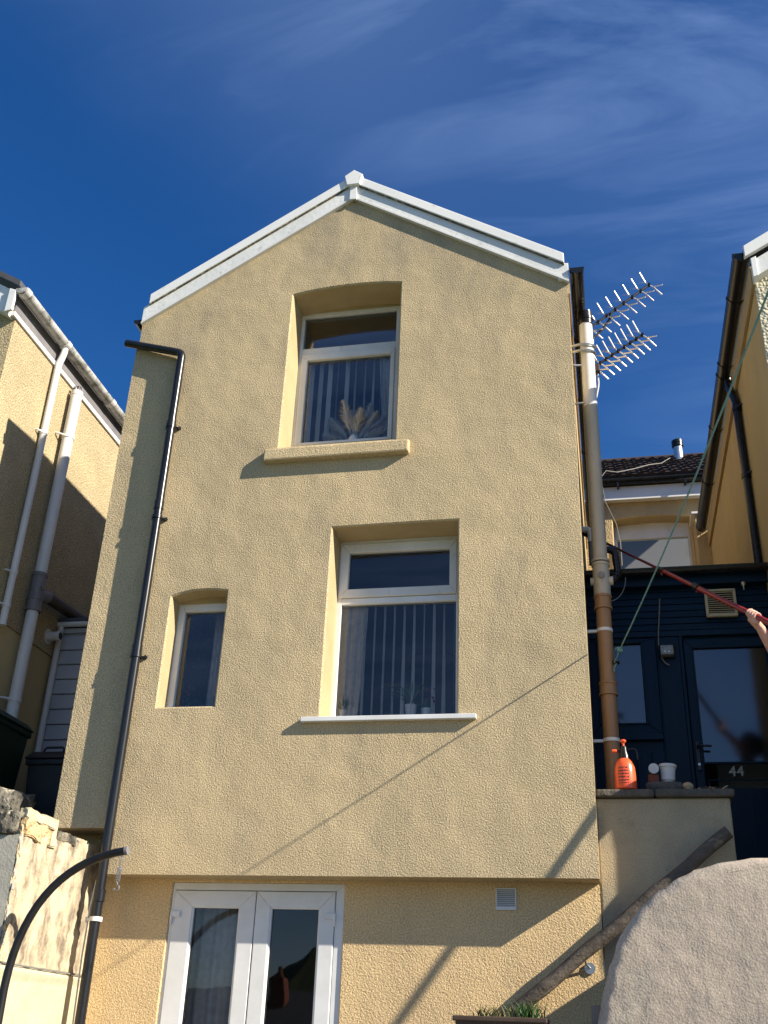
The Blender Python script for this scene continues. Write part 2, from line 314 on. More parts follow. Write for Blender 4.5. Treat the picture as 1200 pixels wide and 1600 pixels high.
for i in range(61):
    x = -220 + i * 440 / 60
    prof.append((x, 13 + 6*math.sin(i*.35) + 3*math.sin(i*.9 + 1)))
hv = []
for x, z in prof: hv += [(x, -210, -1), (x, -240, z)]
hl.add(hv, [(2*i, 2*i + 2, 2*i + 3, 2*i + 1) for i in range(60)]).build('hills', 'hill', kind='structure')

# ---------------------------------------------------------------- main house
H = thing('rendered_house', 'tall narrow gabled house end in textured tan render with white bargeboards', 'house', (-1.93, 2.5, 0.4))
def arch(x0, x1, z0, zl, zm, zr, n=8):                   # opening loop with a segmental head (CCW from -Y: bottom-left first)
    pts = [(x0, z0), (x1, z0)]
    for i in range(n + 1):
        t = i / n; x = x1 + (x0 - x1) * t
        pts.append((x, zr*(1-t)**2 + (2*zm - (zl + zr)/2)*2*t*(1-t) + zl*t*t))
    return pts
def wall_with_holes(outer, holes, depths, y0, yb, mi_rev=1, jit=.0, cham=.012):
    mb = MB()
    front = []
    for h in holes:
        cx = sum(p[0] for p in h)/len(h); cz = sum(p[1] for p in h)/len(h); big = []
        for p in h: big.append((p[0] + (cham if p[0] > cx else -cham), p[1] + (cham if p[1] > cz else -cham)))
        front.append(big)
    loops = [[Vector((p[0], p[1], 0)) for p in outer]] + [[Vector((p[0], p[1], 0)) for p in f] for f in front]
    tri = tessellate_polygon(loops); flat = [p for l in loops for p in l]
    mb.add([(p.x, y0, p.y) for p in flat], [tuple(t) for t in tri], 0)
    n = len(outer)
    mb.add([(p[0], y0, p[1]) for p in outer] + [(p[0], yb, p[1]) for p in outer], [(i, (i+1) % n, (i+1) % n + n, i + n) for i in range(n)], 0)
    for h, f, d in zip(holes, front, depths):
        m = len(h); vs = [(p[0], y0, p[1]) for p in f] + [(p[0], y0 + cham, p[1]) for p in h] + [(p[0], y0 + d, p[1]) for p in h]
        mb.add(vs, [(i, (i+1) % m, (i+1) % m + m, i + m) for i in range(m)], 0)
        mb.add(vs, [(i + m, (i+1) % m + m, (i+1) % m + 2*m, i + 2*m) for i in range(m)], mi_rev)
    return mb
SL = .636
AX, AZ = -1.932, 8.355
def zb(x): return AZ - SL * abs(x - AX)
outer = [(-3.415, 2.512), (-.074, 2.512), (-.074, zb(-.074) + .06), (AX, AZ + .06), (-3.80, zb(-3.8) + .06), (-3.797, 6.876), (-3.415, 6.755)]
# dense points along the left edge of the notch keep the render edge slightly uneven
ne = [(-3.415 + random.uniform(-.006, .006), 6.755 - (6.755 - 2.512)*i/16) for i in range(1, 16)]
outer = outer + ne
h_top = arch(-2.420, -1.472, 5.80, 7.335, 7.386, 7.357)
h_mid = arch(-1.930, -.970, 3.575, 5.046, 5.052, 5.054, 4)
h_sml = arch(-3.160, -2.722, 3.670, 4.535, 4.580, 4.562)
RT, RM, RS = .305, .27, .168
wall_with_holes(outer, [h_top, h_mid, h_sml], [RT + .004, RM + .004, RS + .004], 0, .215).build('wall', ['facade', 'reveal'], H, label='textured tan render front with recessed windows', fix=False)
# recessed strip at the left corner, side walls and core of the house
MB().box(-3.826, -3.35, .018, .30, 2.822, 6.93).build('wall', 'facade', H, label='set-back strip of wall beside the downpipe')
MB().box(-.40, -.0765, .21, 5.0, 2.45, zb(-.074) + .05).build('side_wall', 'reveal', H)
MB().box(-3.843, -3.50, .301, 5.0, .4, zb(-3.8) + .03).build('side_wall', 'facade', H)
gw = wall_with_holes([(-3.50, .40), (-.0785, .40), (-.0785, 2.60), (-3.50, 2.60)], [[(-2.948, .42), (-1.736, .42), (-1.736, 2.494), (-2.948, 2.494)]], [.06], .2, .45, 0, cham=.006)
gw.build('ground_floor_wall', ['ground_render', 'reveal'], H, fix=False)
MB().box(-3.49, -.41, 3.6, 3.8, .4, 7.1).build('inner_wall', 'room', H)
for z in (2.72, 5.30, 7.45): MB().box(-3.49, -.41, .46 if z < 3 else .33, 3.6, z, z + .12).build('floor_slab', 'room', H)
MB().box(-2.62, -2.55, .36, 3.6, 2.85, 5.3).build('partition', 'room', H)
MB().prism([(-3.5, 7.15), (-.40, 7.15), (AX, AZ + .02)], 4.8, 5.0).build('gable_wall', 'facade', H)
# roof slopes, left eave tiles
def rtop(x): return AZ + .225 - SL * abs(x - AX)
rf = MB()
for sgn in (-1, 1):
    xe = AX + sgn * 1.80
    rf.add([(AX, .0, rtop(AX)), (AX, 5.1, rtop(AX)), (xe, 5.1, rtop(xe)), (xe, .0, rtop(xe)), (AX, .0, rtop(AX) - .10), (AX, 5.1, rtop(AX) - .10), (xe, 5.1, rtop(xe) - .10), (xe, .0, rtop(xe) - .10)], [(0, 1, 2, 3), (7, 6, 5, 4), (0, 3, 7, 4), (1, 5, 6, 2), (3, 2, 6, 7)])
roof = rf.build('roof', 'tile', H)
tl = MB()
pf = []
for i in range(11):
    t = i / 10; pf.append((t*.30, .030*max(0, math.sin(t*math.pi*4 - .6))))
tl.add([(-.23*k, y, .23*SL*k*-1 + z + .012) for k in (0, 1) for y, z in pf] + [(-.23*k, y, .23*SL*k*-1 - .02) for k in (0, 1) for y, z in pf],
       [(i, i+1, i+12, i+11) for i in range(10)] + [(11 + i, 12 + i, 34 + i, 33 + i) for i in range(10)])
tme = tl.mesh('tile', 'tile')
for i in range(17):
    o = bpy.data.objects.new('tile', tme); C.objects.link(o); o.parent = roof
    o.location = Vector((-3.60, .03 + i*.30, rtop(-3.60) + .004)) - ORG[H.name]; ORG[o.name] = ORG[H.name]
# bargeboards: lower board, upper cap, apex pieces
def board(x0, x1, dz0, dz1, y0, y1):
    mb = MB(); return mb.prism([(x0, zb(x0) + dz0), (x1, zb(x1) + dz0), (x1, zb(x1) + dz1), (x0, zb(x0) + dz1)], y0, y1)
for nm, x0, x1 in (('bargeboard', -3.80, AX - .004), ('bargeboard', AX + .004, -.062)):
    b = board(x0, x1, .012, .175, -.030, .0); bo = b.build(nm, 'barge', H, bev=.003)
    board(x0, x1, -.006, .014, -.036, .0).build('drip_lip', 'pvc_dirty', bo)
for x0, x1 in ((-3.745, AX - .05), (AX + .05, -.094)):
    c = board(x0, x1, .160, .262, -.055, .02).build('verge_cap', 'cap', H, bev=.006)
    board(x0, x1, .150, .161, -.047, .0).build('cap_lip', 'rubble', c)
MB().prism([(AX - .06, zb(AX) + .125), (AX + .06, zb(AX) + .125), (AX + .085, zb(AX) + .235), (AX, zb(AX) + .300), (AX - .085, zb(AX) + .235)], -.075, .03).build('apex_cap', 'cap', H, bev=.006)
MB().box(AX - .032, AX + .032, -.048, -.0305, zb(AX) - .03, zb(AX) + .128).build('apex_joint', 'barge', H, bev=.003)
MB().box(-.150, -.062, -.028, 0, zb(-.1) - .0, zb(-.1) + .17).build('box_end', 'pvc_dirty', H, bev=.003)
MB().box(-.0745, -.058, .01, 5.0, 7.07, 7.22).build('fascia', 'reveal', H)
# right gutter (black) and left gutter stub
def gutter(mb, x, z, y0, y1, r=.056, axis='Y'):
    n = 10; vs = []
    for (y, rr) in ((y0, r), (y1, r), (y0, r - .006), (y1, r - .006)):
        for i in range(n + 1):
            a = math.pi + math.pi * i / n; vs.append((x + rr*math.cos(a), y, z + rr*math.sin(a)*1.0))
    k = n + 1; fs = [(i, i+1, k+i+1, k+i) for i in range(n)] + [(2*k+i, 3*k+i, 3*k+i+1, 2*k+i+1) for i in range(n)]
    fs += [(0, k, 3*k, 2*k), (n, 2*k+n, 3*k+n, k+n)]
    fs += [tuple(range(k)), tuple(k + i for i in range(k - 1, -1, -1))]
    mb.add(vs, fs); return mb
g = gutter(MB(), .004, 7.285, -.045, 5.0).build('gutter', 'black_pvc', H, smooth=True)
gutter(MB(), .004, 7.286, -.049, -.015, .061).build('end_cap', 'black_pvc', g, smooth=True)
for y in (.9, 1.9, 2.9): gutter(MB(), .004, 7.287, y, y + .05, .062).build('bracket', 'black_pvc', g, smooth=True)
g = gutter(MB(), -3.83, 7.215, -.02, 5.0, .05).build('gutter', 'black_pvc', H, smooth=True)
MB().box(-3.81, -3.785, .02, 5.0, 7.12, 7.24).build('fascia', 'black_pvc', H)

def pane(x0, x1, z0, z1, y, parent, m='glass'):
    return MB().box(x0, x1, y, y + .012, z0, z1).build('pane', m, parent)
# top window
w = MB().ring(-2.455, -1.462, 5.93, 7.425, .057, .10, .05, .066, RT, RT + .07).build('window', 'pvc_dirty', H, bev=.004, label='arched top floor window with vertical blind')
MB().box(-2.398, -1.562, RT + .004, RT + .066, 6.908, 6.978).build('transom', 'pvc_dirty', w, bev=.004)
MB().ring(-2.394, -1.563, 5.981, 6.903, .058, .036, .026, .060, RT - .012, RT + .05).build('sash', 'pvc_dirty', w, bev=.005)
pane(-2.40, -1.56, 6.975, 7.362, RT + .03, w); MB().box(-2.40, -1.56, RT + .002, RT + .05, 7.318, 7.358).build('top_bead', 'pvc_dirty', w, bev=.003); pane(-2.338, -1.597, 6.005, 6.845, RT + .02, w)
sl = MB().prism([(-.068, 5.645), (-.062, 5.752), (.0, 5.775), (RT, 5.835), (RT, 5.645)], -2.525, -1.350, 'X')
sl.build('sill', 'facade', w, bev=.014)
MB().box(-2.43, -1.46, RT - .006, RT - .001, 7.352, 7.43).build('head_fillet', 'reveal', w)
# middle window
w = MB().ring(-1.948, -.955, 3.58, 5.075, .052, .062, .075, .050, RM, RM + .07).build('window', 'pvc', H, bev=.004, label='square headed middle window with white sill')
MB().box(-1.897, -1.018, RM + .002, RM + .066, 4.522, 4.570).build('transom', 'pvc', w, bev=.003)
MB().ring(-1.922, -1.012, 4.574, 5.022, .070, .055, .068, .074, RM - .014, RM + .05).build('sash', 'pvc_dirty', w, bev=.005)
pane(-1.855, -1.064, 4.64, 4.95, RM + .02, w); pane(-1.898, -1.016, 3.652, 4.524, RM + .03, w)
MB().prism([(-.045, 3.530), (-.045, 3.562), (RM, 3.590), (RM, 3.555), (-.02, 3.530)], -2.058, -.834, 'X').build('sill', 'pvc', w, bev=.003)
# small window
w = MB().ring(-3.178, -2.700, 3.66, 4.62, .070, .058, .062, .145, RS, RS + .07).build('window', 'pvc_dirty', H, bev=.005, label='small arched window near the downpipe')
pane(-3.110, -2.755, 3.72, 4.478, RS + .03, w)
MB().box(-3.155, -2.725, .10, RS + .002, 3.671, 3.690).build('sill', 'pvc', w, bev=.003)
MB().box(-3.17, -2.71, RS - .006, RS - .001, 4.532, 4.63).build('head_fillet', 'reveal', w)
# french doors
D = MB().ring(-2.947, -1.737, .421, 2.493, .020, .060, .03, .048, .212, .262).build('french_doors', 'pvc', H, bev=.004, label='white double glazed french doors under the overhang')
for x0, x1, hx, sg in ((-2.926, -2.349, -2.926, 1), (-2.343, -1.800, -1.800, -1)):
    wl = .134 if sg == 1 else .102; wr = .106 if sg == 1 else .100
    lf = MB().ring(x0, x1, .455, 2.441, wl, wr, .12, .100, .205, .258).build('door_leaf', 'pvc', D, bev=.005)
    MB().ring(x0 + wl - .004, x1 - wr + .004, .571, 2.345, .014, .014, .014, .014, .212, .24).build('glazing_bead', 'pvc', lf, bev=.004)
    pane(x0 + wl - .002, x1 - wr + .002, .57, 2.344, .228, lf)
    for z in (2.27, 1.35, .70):
        h = MB().box(hx - .01, hx + sg*.055 if sg > 0 else hx + .01, .188, .206, z, z + .036) if sg > 0 else MB().box(hx - .055, hx + .01, .188, .206, z, z + .036)
        h.tube([(hx - sg*.004, .192, z - .045), (hx - sg*.004, .192, z + .036)], .009, 8)
        h.build('hinge', 'pvc', lf, bev=.003)
# wall vent
v = MB().ring(-.738, -.606, 2.342, 2.476, .008, .008, .020, .008, .186, .1985).build('wall_vent', 'pvc', H, bev=.002, label='small white louvred vent')
MB().box(-.735, -.609, .1975, .199, 2.345, 2.473).build('backing', 'black', v)
for i in range(9):
    z = 2.366 + i*.0117
    MB().add([(-.731, .187, z - .003), (-.613, .187, z - .003), (-.613, .197, z + .006), (-.731, .197, z + .006), (-.731, .189, z - .0045), (-.613, .189, z - .0045), (-.613, .1975, z + .003), (-.731, .1975, z + .003)], [(0, 1, 2, 3), (4, 7, 6, 5), (0, 4, 5, 1)]).build('louvre', 'pvc', v)

# ---------------------------------------------------------------- inside the windows
def vertical_blind(label, xs, y, z0, z1, wid, angs, twist):
    t = thing('vertical_blind', label, 'blind', (xs[0], y, z0))
    MB().box(min(xs) - .05, max(xs) + .05, y - .02, y + .02, z1, z1 + .035).build('headrail', 'pvc', t)
    for i, x in enumerate(xs):
        mb = MB(); n = 10; vs = []
        for k in range(n + 1):
            f = k / n; a = angs[i] + twist[i] * f; z = z1 - (z1 - z0)*f
            dx, dy = math.cos(a)*wid/2, math.sin(a)*wid/2
            for s2 in (-1, -.33, .33, 1):
                vs.append((x + dx*s2 - dy*.05*(1 - s2*s2), y + dy*s2 + dx*.05*(1 - s2*s2), z))
        mb.add(vs, [(4*k + j, 4*k + j + 1, 4*k + j + 5, 4*k + j + 4) for k in range(n) for j in range(3)])
        mb.build('slat', 'blind', t, smooth=True)
    return t
xs = [-1.72 + i*.0755 for i in range(10)]
vertical_blind('vertical blind of narrow turned slats behind the middle window', xs, RM + .08, 3.66, 4.62, .085,
               [R(90 + d) for d in (1, 3, 2, 2, 2, 1, 3, -3, 2, 8)], [R(d) for d in (-1, 1, -1, -2, -12, -10, -1, -9, -14, -1)])
xs = [-2.32, -2.235, -2.155, -2.085, -2.0, -1.925, -1.84, -1.765, -1.70]
vertical_blind('vertical blind with wide turned slats behind the top window', xs, RT + .105, 6.02, 6.98, .085,
               [R(90 + d) for d in (-10, -8, -11, 9, -10, 10, 9, 8, 11)], [R(d) for d in (-4, -2, -2, 1, -1, -12, -9, -16, 2)])
def curtain(label, x0, x1, y, z0, z1, amp=.02, waves=6, tie=None, mt='curtain'):
    mb = MB(); n = 48; m = 10; vs = []
    for j in range(m + 1):
        f = j / m
        for i in range(n + 1):
            t = i / n; xx = x0 + (x1 - x0)*t
            if tie: xx = tie[0] + (xx - tie[0])*(1 - tie[1]*(f**1.5))
            vs.append((xx, y + amp*math.sin(t*waves*6.283 + .4*math.sin(f*5)), z1 - (z1 - z0)*f))
    mb.add(vs, [(j*(n+1)+i, j*(n+1)+i+1, (j+1)*(n+1)+i+1, (j+1)*(n+1)+i) for j in range(m) for i in range(n)])
    return mb.build('curtain', mt, smooth=True, label=label, cat='curtain')
curtain('tied back pale curtain at the right of the top window', -1.72, -1.50, RT + .09, 5.98, 6.97, .012, 4, (-1.50, .35))
curtain('patterned net curtain at the left of the middle window', -1.90, -1.70, RM + .08, 3.62, 4.62, .010, 3, (-1.9, .25))
curtain('dark patterned curtain inside the small arched window', -2.97, -2.70, RS + .30, 3.66, 4.60, .014, 4)
curtain('sheer white curtain behind the left french door leaf', -2.84, -2.44, .42, .5, 2.42, .018, 4)
# pampas bouquet on the top sill
P = thing('pampas_bouquet', 'dried beige pampas plumes standing on the top window sill', 'dried flowers', (-1.90, RT + .060, 5.98))
MB().lathe((-1.90, RT + .060, 5.975), [(.04, 0), (.055, .05), (.035, .11)], 14).build('vase', 'ceramic', P, smooth=True)
for (dx, dz, ln) in ((-.10, .13, .25), (-.04, .17, .32), (.05, .16, .32), (.14, .15, .27), (-.17, .07, .19), (.19, .08, .20), (-.03, .12, .22), (.06, .10, .22), (-.21, .0, .13), (.11, .06, .20), (-.02, .15, .26), (.02, .10, .24), (-.08, .08, .22), (.08, .12, .26), (.0, .08, .18)):
    base = Vector((-1.90 + dx*.25, RT + .060 + random.uniform(-.02, .02), 6.02)); ln *= 1.25; dv = Vector((dx, random.uniform(-.02, .02), dz)).normalized()
    mb = MB()
    mb.tube([base, base + dv*ln], .0025, 5)
    for k in range(240):
        f = random.uniform(.18, 1.0); a = random.uniform(0, 6.283)
        ax = dv.cross(Vector((0, 1, .01))).normalized(); bx = dv.cross(ax)
        side = ax*math.cos(a) + bx*math.sin(a)*.6; p = base + dv*ln*f; l = .072*math.sin(math.pi*min(1, f*.85 + .12)) + .012
        q = p + dv*l*.8 + side*l*.75; mb.strip([p, (p + q)/2 + Vector((0, 0, .003)), q + Vector((0, 0, -.004))], [.004, .006, .002], dv.cross(side).normalized())
    mb.build('plume', 'pampas', P)
# plants on the middle sill
def potted(label, x, y, z, r, h, n, ln, mt, spread=.9, pot='ceramic', fl=False):
    t = thing('potted_plant', label, 'plant', (x, y, z))
    MB().lathe((x, y, z), [(r*.75, 0), (r, h), (r*.9, h), (r*.85, h*.85)], 16).build('pot', pot, t, smooth=True)
    mb = MB()
    for i in range(n):
        a = random.uniform(0, 6.283); b = random.uniform(.15, spread); d = Vector((math.cos(a)*b, math.sin(a)*b*.4, 1)).normalized(); l = ln*random.uniform(.6, 1)
        p0 = Vector((x, y, z + h*.9)); pts = [p0 + d*l*f + Vector((math.cos(a)*b, math.sin(a)*b*.4, -.9))*(l*.35*f*f) for f in (0, .33, .66, 1)]
        mb.strip(pts, [.003, .009, .008, .001], Vector((-math.sin(a), math.cos(a), .2)).normalized())
    mb.build('leaves', mt, t)
    if fl:
        mb = MB()
        for i in range(7): mb.lathe((x + random.uniform(-.06, .06), y + random.uniform(-.02, .02), z + h + random.uniform(.05, .16)), [(.004, -.012), (.018, 0), (.006, .012)], 8)
        mb.build('flowers', 'flower', t, smooth=True)
potted('fan leaved plant in white pot on middle window sill', -1.355, RM + .09, 3.66, .045, .09, 46, .30, 'leaf')
potted('red flowering plant on middle window sill', -1.24, RM + .085, 3.66, .04, .06, 20, .14, 'leaf', .9, 'ceramic', True)
potted('leafy green plant at left of middle window sill', -1.86, RM + .085, 3.66, .03, .06, 30, .17, 'leaf', 1.2)
potted('small red flower inside the small arched window', -3.03, RS + .10, 3.72, .03, .02, 16, .08, 'leaf', 1.2, 'ceramic', True)

# ---------------------------------------------------------------- black downpipe on the left
px, py = -3.357, -.048
P = thing('downpipe', 'long black plastic downpipe running down the left of the tan facade', 'drainpipe', (px, py, .41))
MB().tube(elbow([(-3.90, -.036, 6.955), (px, py, 6.785), (px, py, 6.70)], .045), .034, 14).build('top_bend', 'black_pvc', P, smooth=True)
MB().tube([(px, py, 6.71), (px + .002, py, 4.6), (px - .004, py, 2.6), (px, py, .42)], .034, 16).build('pipe', 'black_pvc', P, smooth=True)
for z in (6.02, 5.27, 4.06, 2.33): MB().tube([(px, py, z), (px, py, z + .075)], .0385, 16).build('socket', 'black_pvc', P, smooth=True)
for z, m in ((6.045, 'black_pvc'), (5.20, 'black_pvc'), (4.05, 'black_pvc')):
    b = MB().tube([(px, py, z - .014), (px, py, z + .014)], .042, 16)
    b.tube([(px, py + .01, z), (px + .055, -.012 if z > 2.5 else .18, z)], .010, 8).tube([(px + .055, -.012 if z > 2.5 else .185, z), (px + .055, .004 if z > 2.5 else .205, z)], .017, 10).tube([(px - .03, py, z), (px - .055, py + .035, z)], .008, 6)
    b.build('bracket', m, P, smooth=True)
MB().tube([(px, py, 2.206), (px, py, 2.234)], .042, 16).tube([(px - .03, py, 2.22), (px - .075, py + .02, 2.222)], .010, 6).tube([(px - .075, py + .02, 2.20), (px - .075, py + .02, 2.235)], .012, 6).build('bracket', 'white_pipe', P, smooth=True)

# ---------------------------------------------------------------- soil stack on the right
qx, qy = .052, .50
P = thing('soil_stack', 'tall soil pipe, white above and terracotta below, at right edge of facade', 'drainpipe', (qx, qy, 3.1))
def stack(z0, z1, m, nm='pipe', r=.055): return MB().tube([(qx - .004*0, qy, z0), (qx, qy, z1)], r, 24).build(nm, m, P, smooth=True)
stack(6.27, 7.16, 'white_pipe'); stack(4.90, 6.268, 'buff_pipe'); stack(3.11, 4.62, 'orange_pipe')
stack(7.10, 7.225, 'black_pvc', 'cap', .062); stack(7.145, 7.17, 'black_pvc', 'cap_rib', .067)
jb = stack(4.60, 4.86, 'buff_pipe', 'junction', .063)
for z in (4.84, 4.872): MB().tube([(qx, qy, z), (qx, qy, z + .020)], .069, 24).build('collar_ring', 'buff_pipe', jb, smooth=True)
MB().tube([(qx, qy - .055, 4.745), (qx, qy - .073, 4.745)], .026, 16).build('boss_plug', 'grey_pipe', jb, smooth=True)
MB().tube([(qx + .05, qy, 4.72), (qx + .085, qy, 4.72)], .034, 16).tube([(qx - .05, qy, 4.72), (qx - .082, qy, 4.72)], .03, 16).build('side_boss', 'buff_pipe', jb, smooth=True)
for z0, z1 in ((4.49, 4.60), (3.83, 3.93)):
    s1 = stack(z0, z1, 'orange_pipe', 'socket', .061)
    for z in (z0, z1 - .018): MB().tube([(qx, qy, z), (qx, qy, z + .018)], .067, 24).build('collar_ring', 'orange_pipe', s1, smooth=True)
for z in (4.322, 3.505):
    b = MB().tube([(qx, qy, z - .012), (qx, qy, z + .012)], .0595, 24); b.box(-.0765, qx, qy - .01, qy + .01, z - .010, z + .010); b.build('clip', 'pvc', P, smooth=True)
for z in (6.80, 6.86):
    MB().tube([(-.0765, qy - .045, z), (-.02, qy - .066, z), (qx, qy - .066, z), (qx + .05, qy - .045, z), (qx + .064, qy, z)], .012, 8).build('aerial_clamp', 'steel', P, smooth=True)
# waste pipe: black ribbed bend on the stack's right, white stub on its left
P = thing('waste_bend', 'black jointed waste pipe bend joining the soil pipe', 'pipe', (.12, .62, 4.7))
pts = elbow([(.08, .60, 5.03), (.165, .60, 5.02), (.178, .58, 4.80), (.12, .53, 4.72)], .035)
MB().tube(pts, .028, 14).build('pipe', 'black_pvc', P, smooth=True)
for i in (2, 8, 12, 16):
    if i + 1 < len(pts): MB().tube([pts[i], pts[i] + (pts[i+1] - pts[i]).normalized()*.022], .034, 14).build('rib', 'black_pvc', P, smooth=True)
P = thing('overflow_stub', 'short white overflow pipe behind the soil pipe', 'pipe', (-.05, .8, 5.25))
MB().tube(elbow([(-.0765, .78, 5.30), (-.01, .78, 5.30), (-.01, .78, 5.18)], .04), .024, 12).build('bend', 'white_pipe', P, smooth=True)
mb = MB()
mb.tube([(-.01, .78, 5.19 - i*.012) for i in range(18)], [.022 + .004*(i % 2) for i in range(18)], 12); mb.build('flexible_hose', 'grey_pipe', P, smooth=True)

# ---------------------------------------------------------------- TV aerial
P = thing('tv_aerial', 'twin boom silver television aerial with branching rods beside the soil pipe', 'aerial', (.09, .80, 6.4))
def boom(a, b, n, el, up):
    a, b = Vector(a), Vector(b); d = (b - a).normalized()
    bo = MB().box(0, 0, 0, 0, 0, 0); bo = MB().tube([a, b], .011, 8).build('boom', 'black', P, smooth=True)
    s = d.cross(Vector((0, -1, .12))).normalized()
    for i in range(n):
        p = a + (b - a) * (.04 + .95*i/(n - 1))
        for sg in (-1, 1):
            for q in (-1, 1):
                tip = p + s*sg*el + Vector((0, -1, 0))*q*el*.55 + d*(el*.22)*(1 if sg > 0 else .6)
                mid = p + s*sg*el*.35 + d*.004
                mb = MB().tube([p, mid, tip], .0058, 6); mb.build('rod', 'alu', bo, smooth=True)
        MB().box(p.x - .012, p.x + .012, p.y - .016, p.y + .016, p.z - .012, p.z + .012).build('rod_clip', 'black', bo)
boom((.06, .76, 7.245), (.645, .90, 7.80), 8, .13, 1)
boom((.085, .80, 6.86), (.545, .90, 7.25), 9, .14, 1)
MB().tube([(.10, .78, 7.16), (.20, .80, 7.27), (.265, .81, 7.38), (.285, .80, 7.44)], .011, 8).build('brace', 'black', P, smooth=True)
MB().tube(elbow([(.11, .80, 7.20), (.10, .80, 6.93), (.06, .76, 6.87), (-.0765, .70, 6.84)], .03), .010, 8).build('mast', 'steel', P, smooth=True)
MB().tube(elbow([(.13, .82, 6.86), (.135, .82, 6.70), (.10, .81, 6.53), (-.0765, .78, 6.50)], .04), .009, 8).build('lower_mast', 'steel', P, smooth=True)
MB().box(.10, .15, .78, .84, 6.82, 6.90).build('junction_box', 'brown_pot', P, bev=.006)

# ---------------------------------------------------------------- left neighbour
X0 = -5.2
LN = thing('pebbledashed_house', 'cream pebbledashed house wall with white gutter on the left', 'house', (-7, 3, 2.6))
MB().box(X0 - .3, X0, .16, 6.0, 4.805, 7.62).box(-9, X0 - .3, .16, .45, 2.6, 7.8).build('wall', 'left_dash', LN)
MB().box(X0 - .3, X0 - .012, .165, 6.0, 2.0, 4.80).build('plinth_wall', 'left_smooth', LN)
MB().box(X0 - .02, X0 + .022, .10, 6.0, 7.515, 7.565).build('fascia', 'white_pipe', LN, bev=.004)
MB().box(X0 - .02, X0 + .006, .12, 6.0, 7.566, 7.80).build('soffit_board', 'grey_pipe', LN)
LR = MB().prism([(X0 + .06, 7.80), (X0 + .06, 7.86), (-7.1, 9.05), (-7.1, 8.97)], .02, 6.1).build('roof', 'slate', LN)
MB().prism([(X0 - .02, 7.50), (X0 - .02, 7.78), (-7.1, 8.95), (-7.1, 8.70)], .06, .158).build('bargeboard', 'cap', LN, bev=.005)
MB().prism([(X0 - .045, 7.515), (X0 + .03, 7.53), (X0 + .03, 7.76), (X0 - .045, 7.79)], .03, .0595).build('box_end', 'cap', LN, bev=.005)
g = gutter(MB(), X0 + .085, 7.775, .03, 6.0, .06).build('gutter', 'old_gutter', LN, smooth=True)
for y in (.05, .88, 1.95, 3.2): gutter(MB(), X0 + .085, 7.777, y, y + .07, .066).build('joint', 'white_pipe', g, smooth=True)
P = thing('downpipe', 'thin white downpipe on the left pebbledashed wall', 'drainpipe', (X0 + .05, .93, 4.75))
MB().tube(elbow([(X0 + .085, .93, 7.73), (X0 + .085, .93, 7.66), (X0 + .050, .93, 7.52), (X0 + .050, .93, 4.74)], .04), .034, 14).build('pipe', 'white_pipe', P, smooth=True)
for z in (6.73, 5.25, 4.93):
    MB().tube([(X0 + .05, .93, z - .02), (X0 + .05, .93, z + .02)], .040, 14).tube([(X0 + .05, .90, z), (X0 + .02, .86, z), (X0, .86, z)], .009, 6).build('clip', 'white_pipe', P, smooth=True)
P = thing('soil_stack', 'thick white soil pipe with grey junction on the left wall', 'drainpipe', (X0 + .085, 1.31, 3.6))
MB().tube([(X0 + .085, 1.31, 3.6), (X0 + .085, 1.31, 7.42)], .056, 20).build('pipe', 'white_pipe', P, smooth=True)
cw = MB().tube([(X0 + .085, 1.31, 7.40), (X0 + .085, 1.31, 7.445)], .060, 20).build('cowl', 'white_pipe', P, smooth=True)
for k in range(8):
    a = k*math.pi/4; MB().tube([(X0 + .085 + .05*math.cos(a), 1.31 + .05*math.sin(a), 7.44), (X0 + .085 + .04*math.cos(a), 1.31 + .04*math.sin(a), 7.50), (X0 + .085, 1.31, 7.53)], .006, 5).build('cage_bar', 'grey_pipe', cw, smooth=True)
for z in (6.90, 4.17): MB().tube([(X0 + .085, 1.31, z - .018), (X0 + .085, 1.31, z + .018)], .063, 20).tube([(X0 + .085, 1.26, z), (X0 + .02, 1.20, z), (X0, 1.20, z)], .010, 6).build('clip', 'white_pipe', P, smooth=True)
j = MB().tube([(X0 + .085, 1.31, 5.02), (X0 + .085, 1.31, 5.40)], .067, 20).build('junction', 'grey_pipe', P, smooth=True)
for z in (5.02, 5.13, 5.37): MB().tube([(X0 + .085, 1.31, z), (X0 + .085, 1.31, z + .03)], .074, 20).build('ring', 'grey_pipe', j, smooth=True)
MB().tube([(X0 + .085, 1.33, 5.20), (X0 + .085, 1.50, 5.245)], .062, 18).build('branch_socket', 'grey_pipe', j, smooth=True)
MB().tube([(X0 + .15, 1.29, 5.25), (X0 + .165, 1.285, 5.25)], .026, 12).build('boss_plug', 'grey_pipe', j, smooth=True)
MB().tube([(X0 + .085, 1.49, 5.245), (X0 + .085, 2.9, 5.33)], .054, 18).build('branch_pipe', 'brown_pot', P, smooth=True)
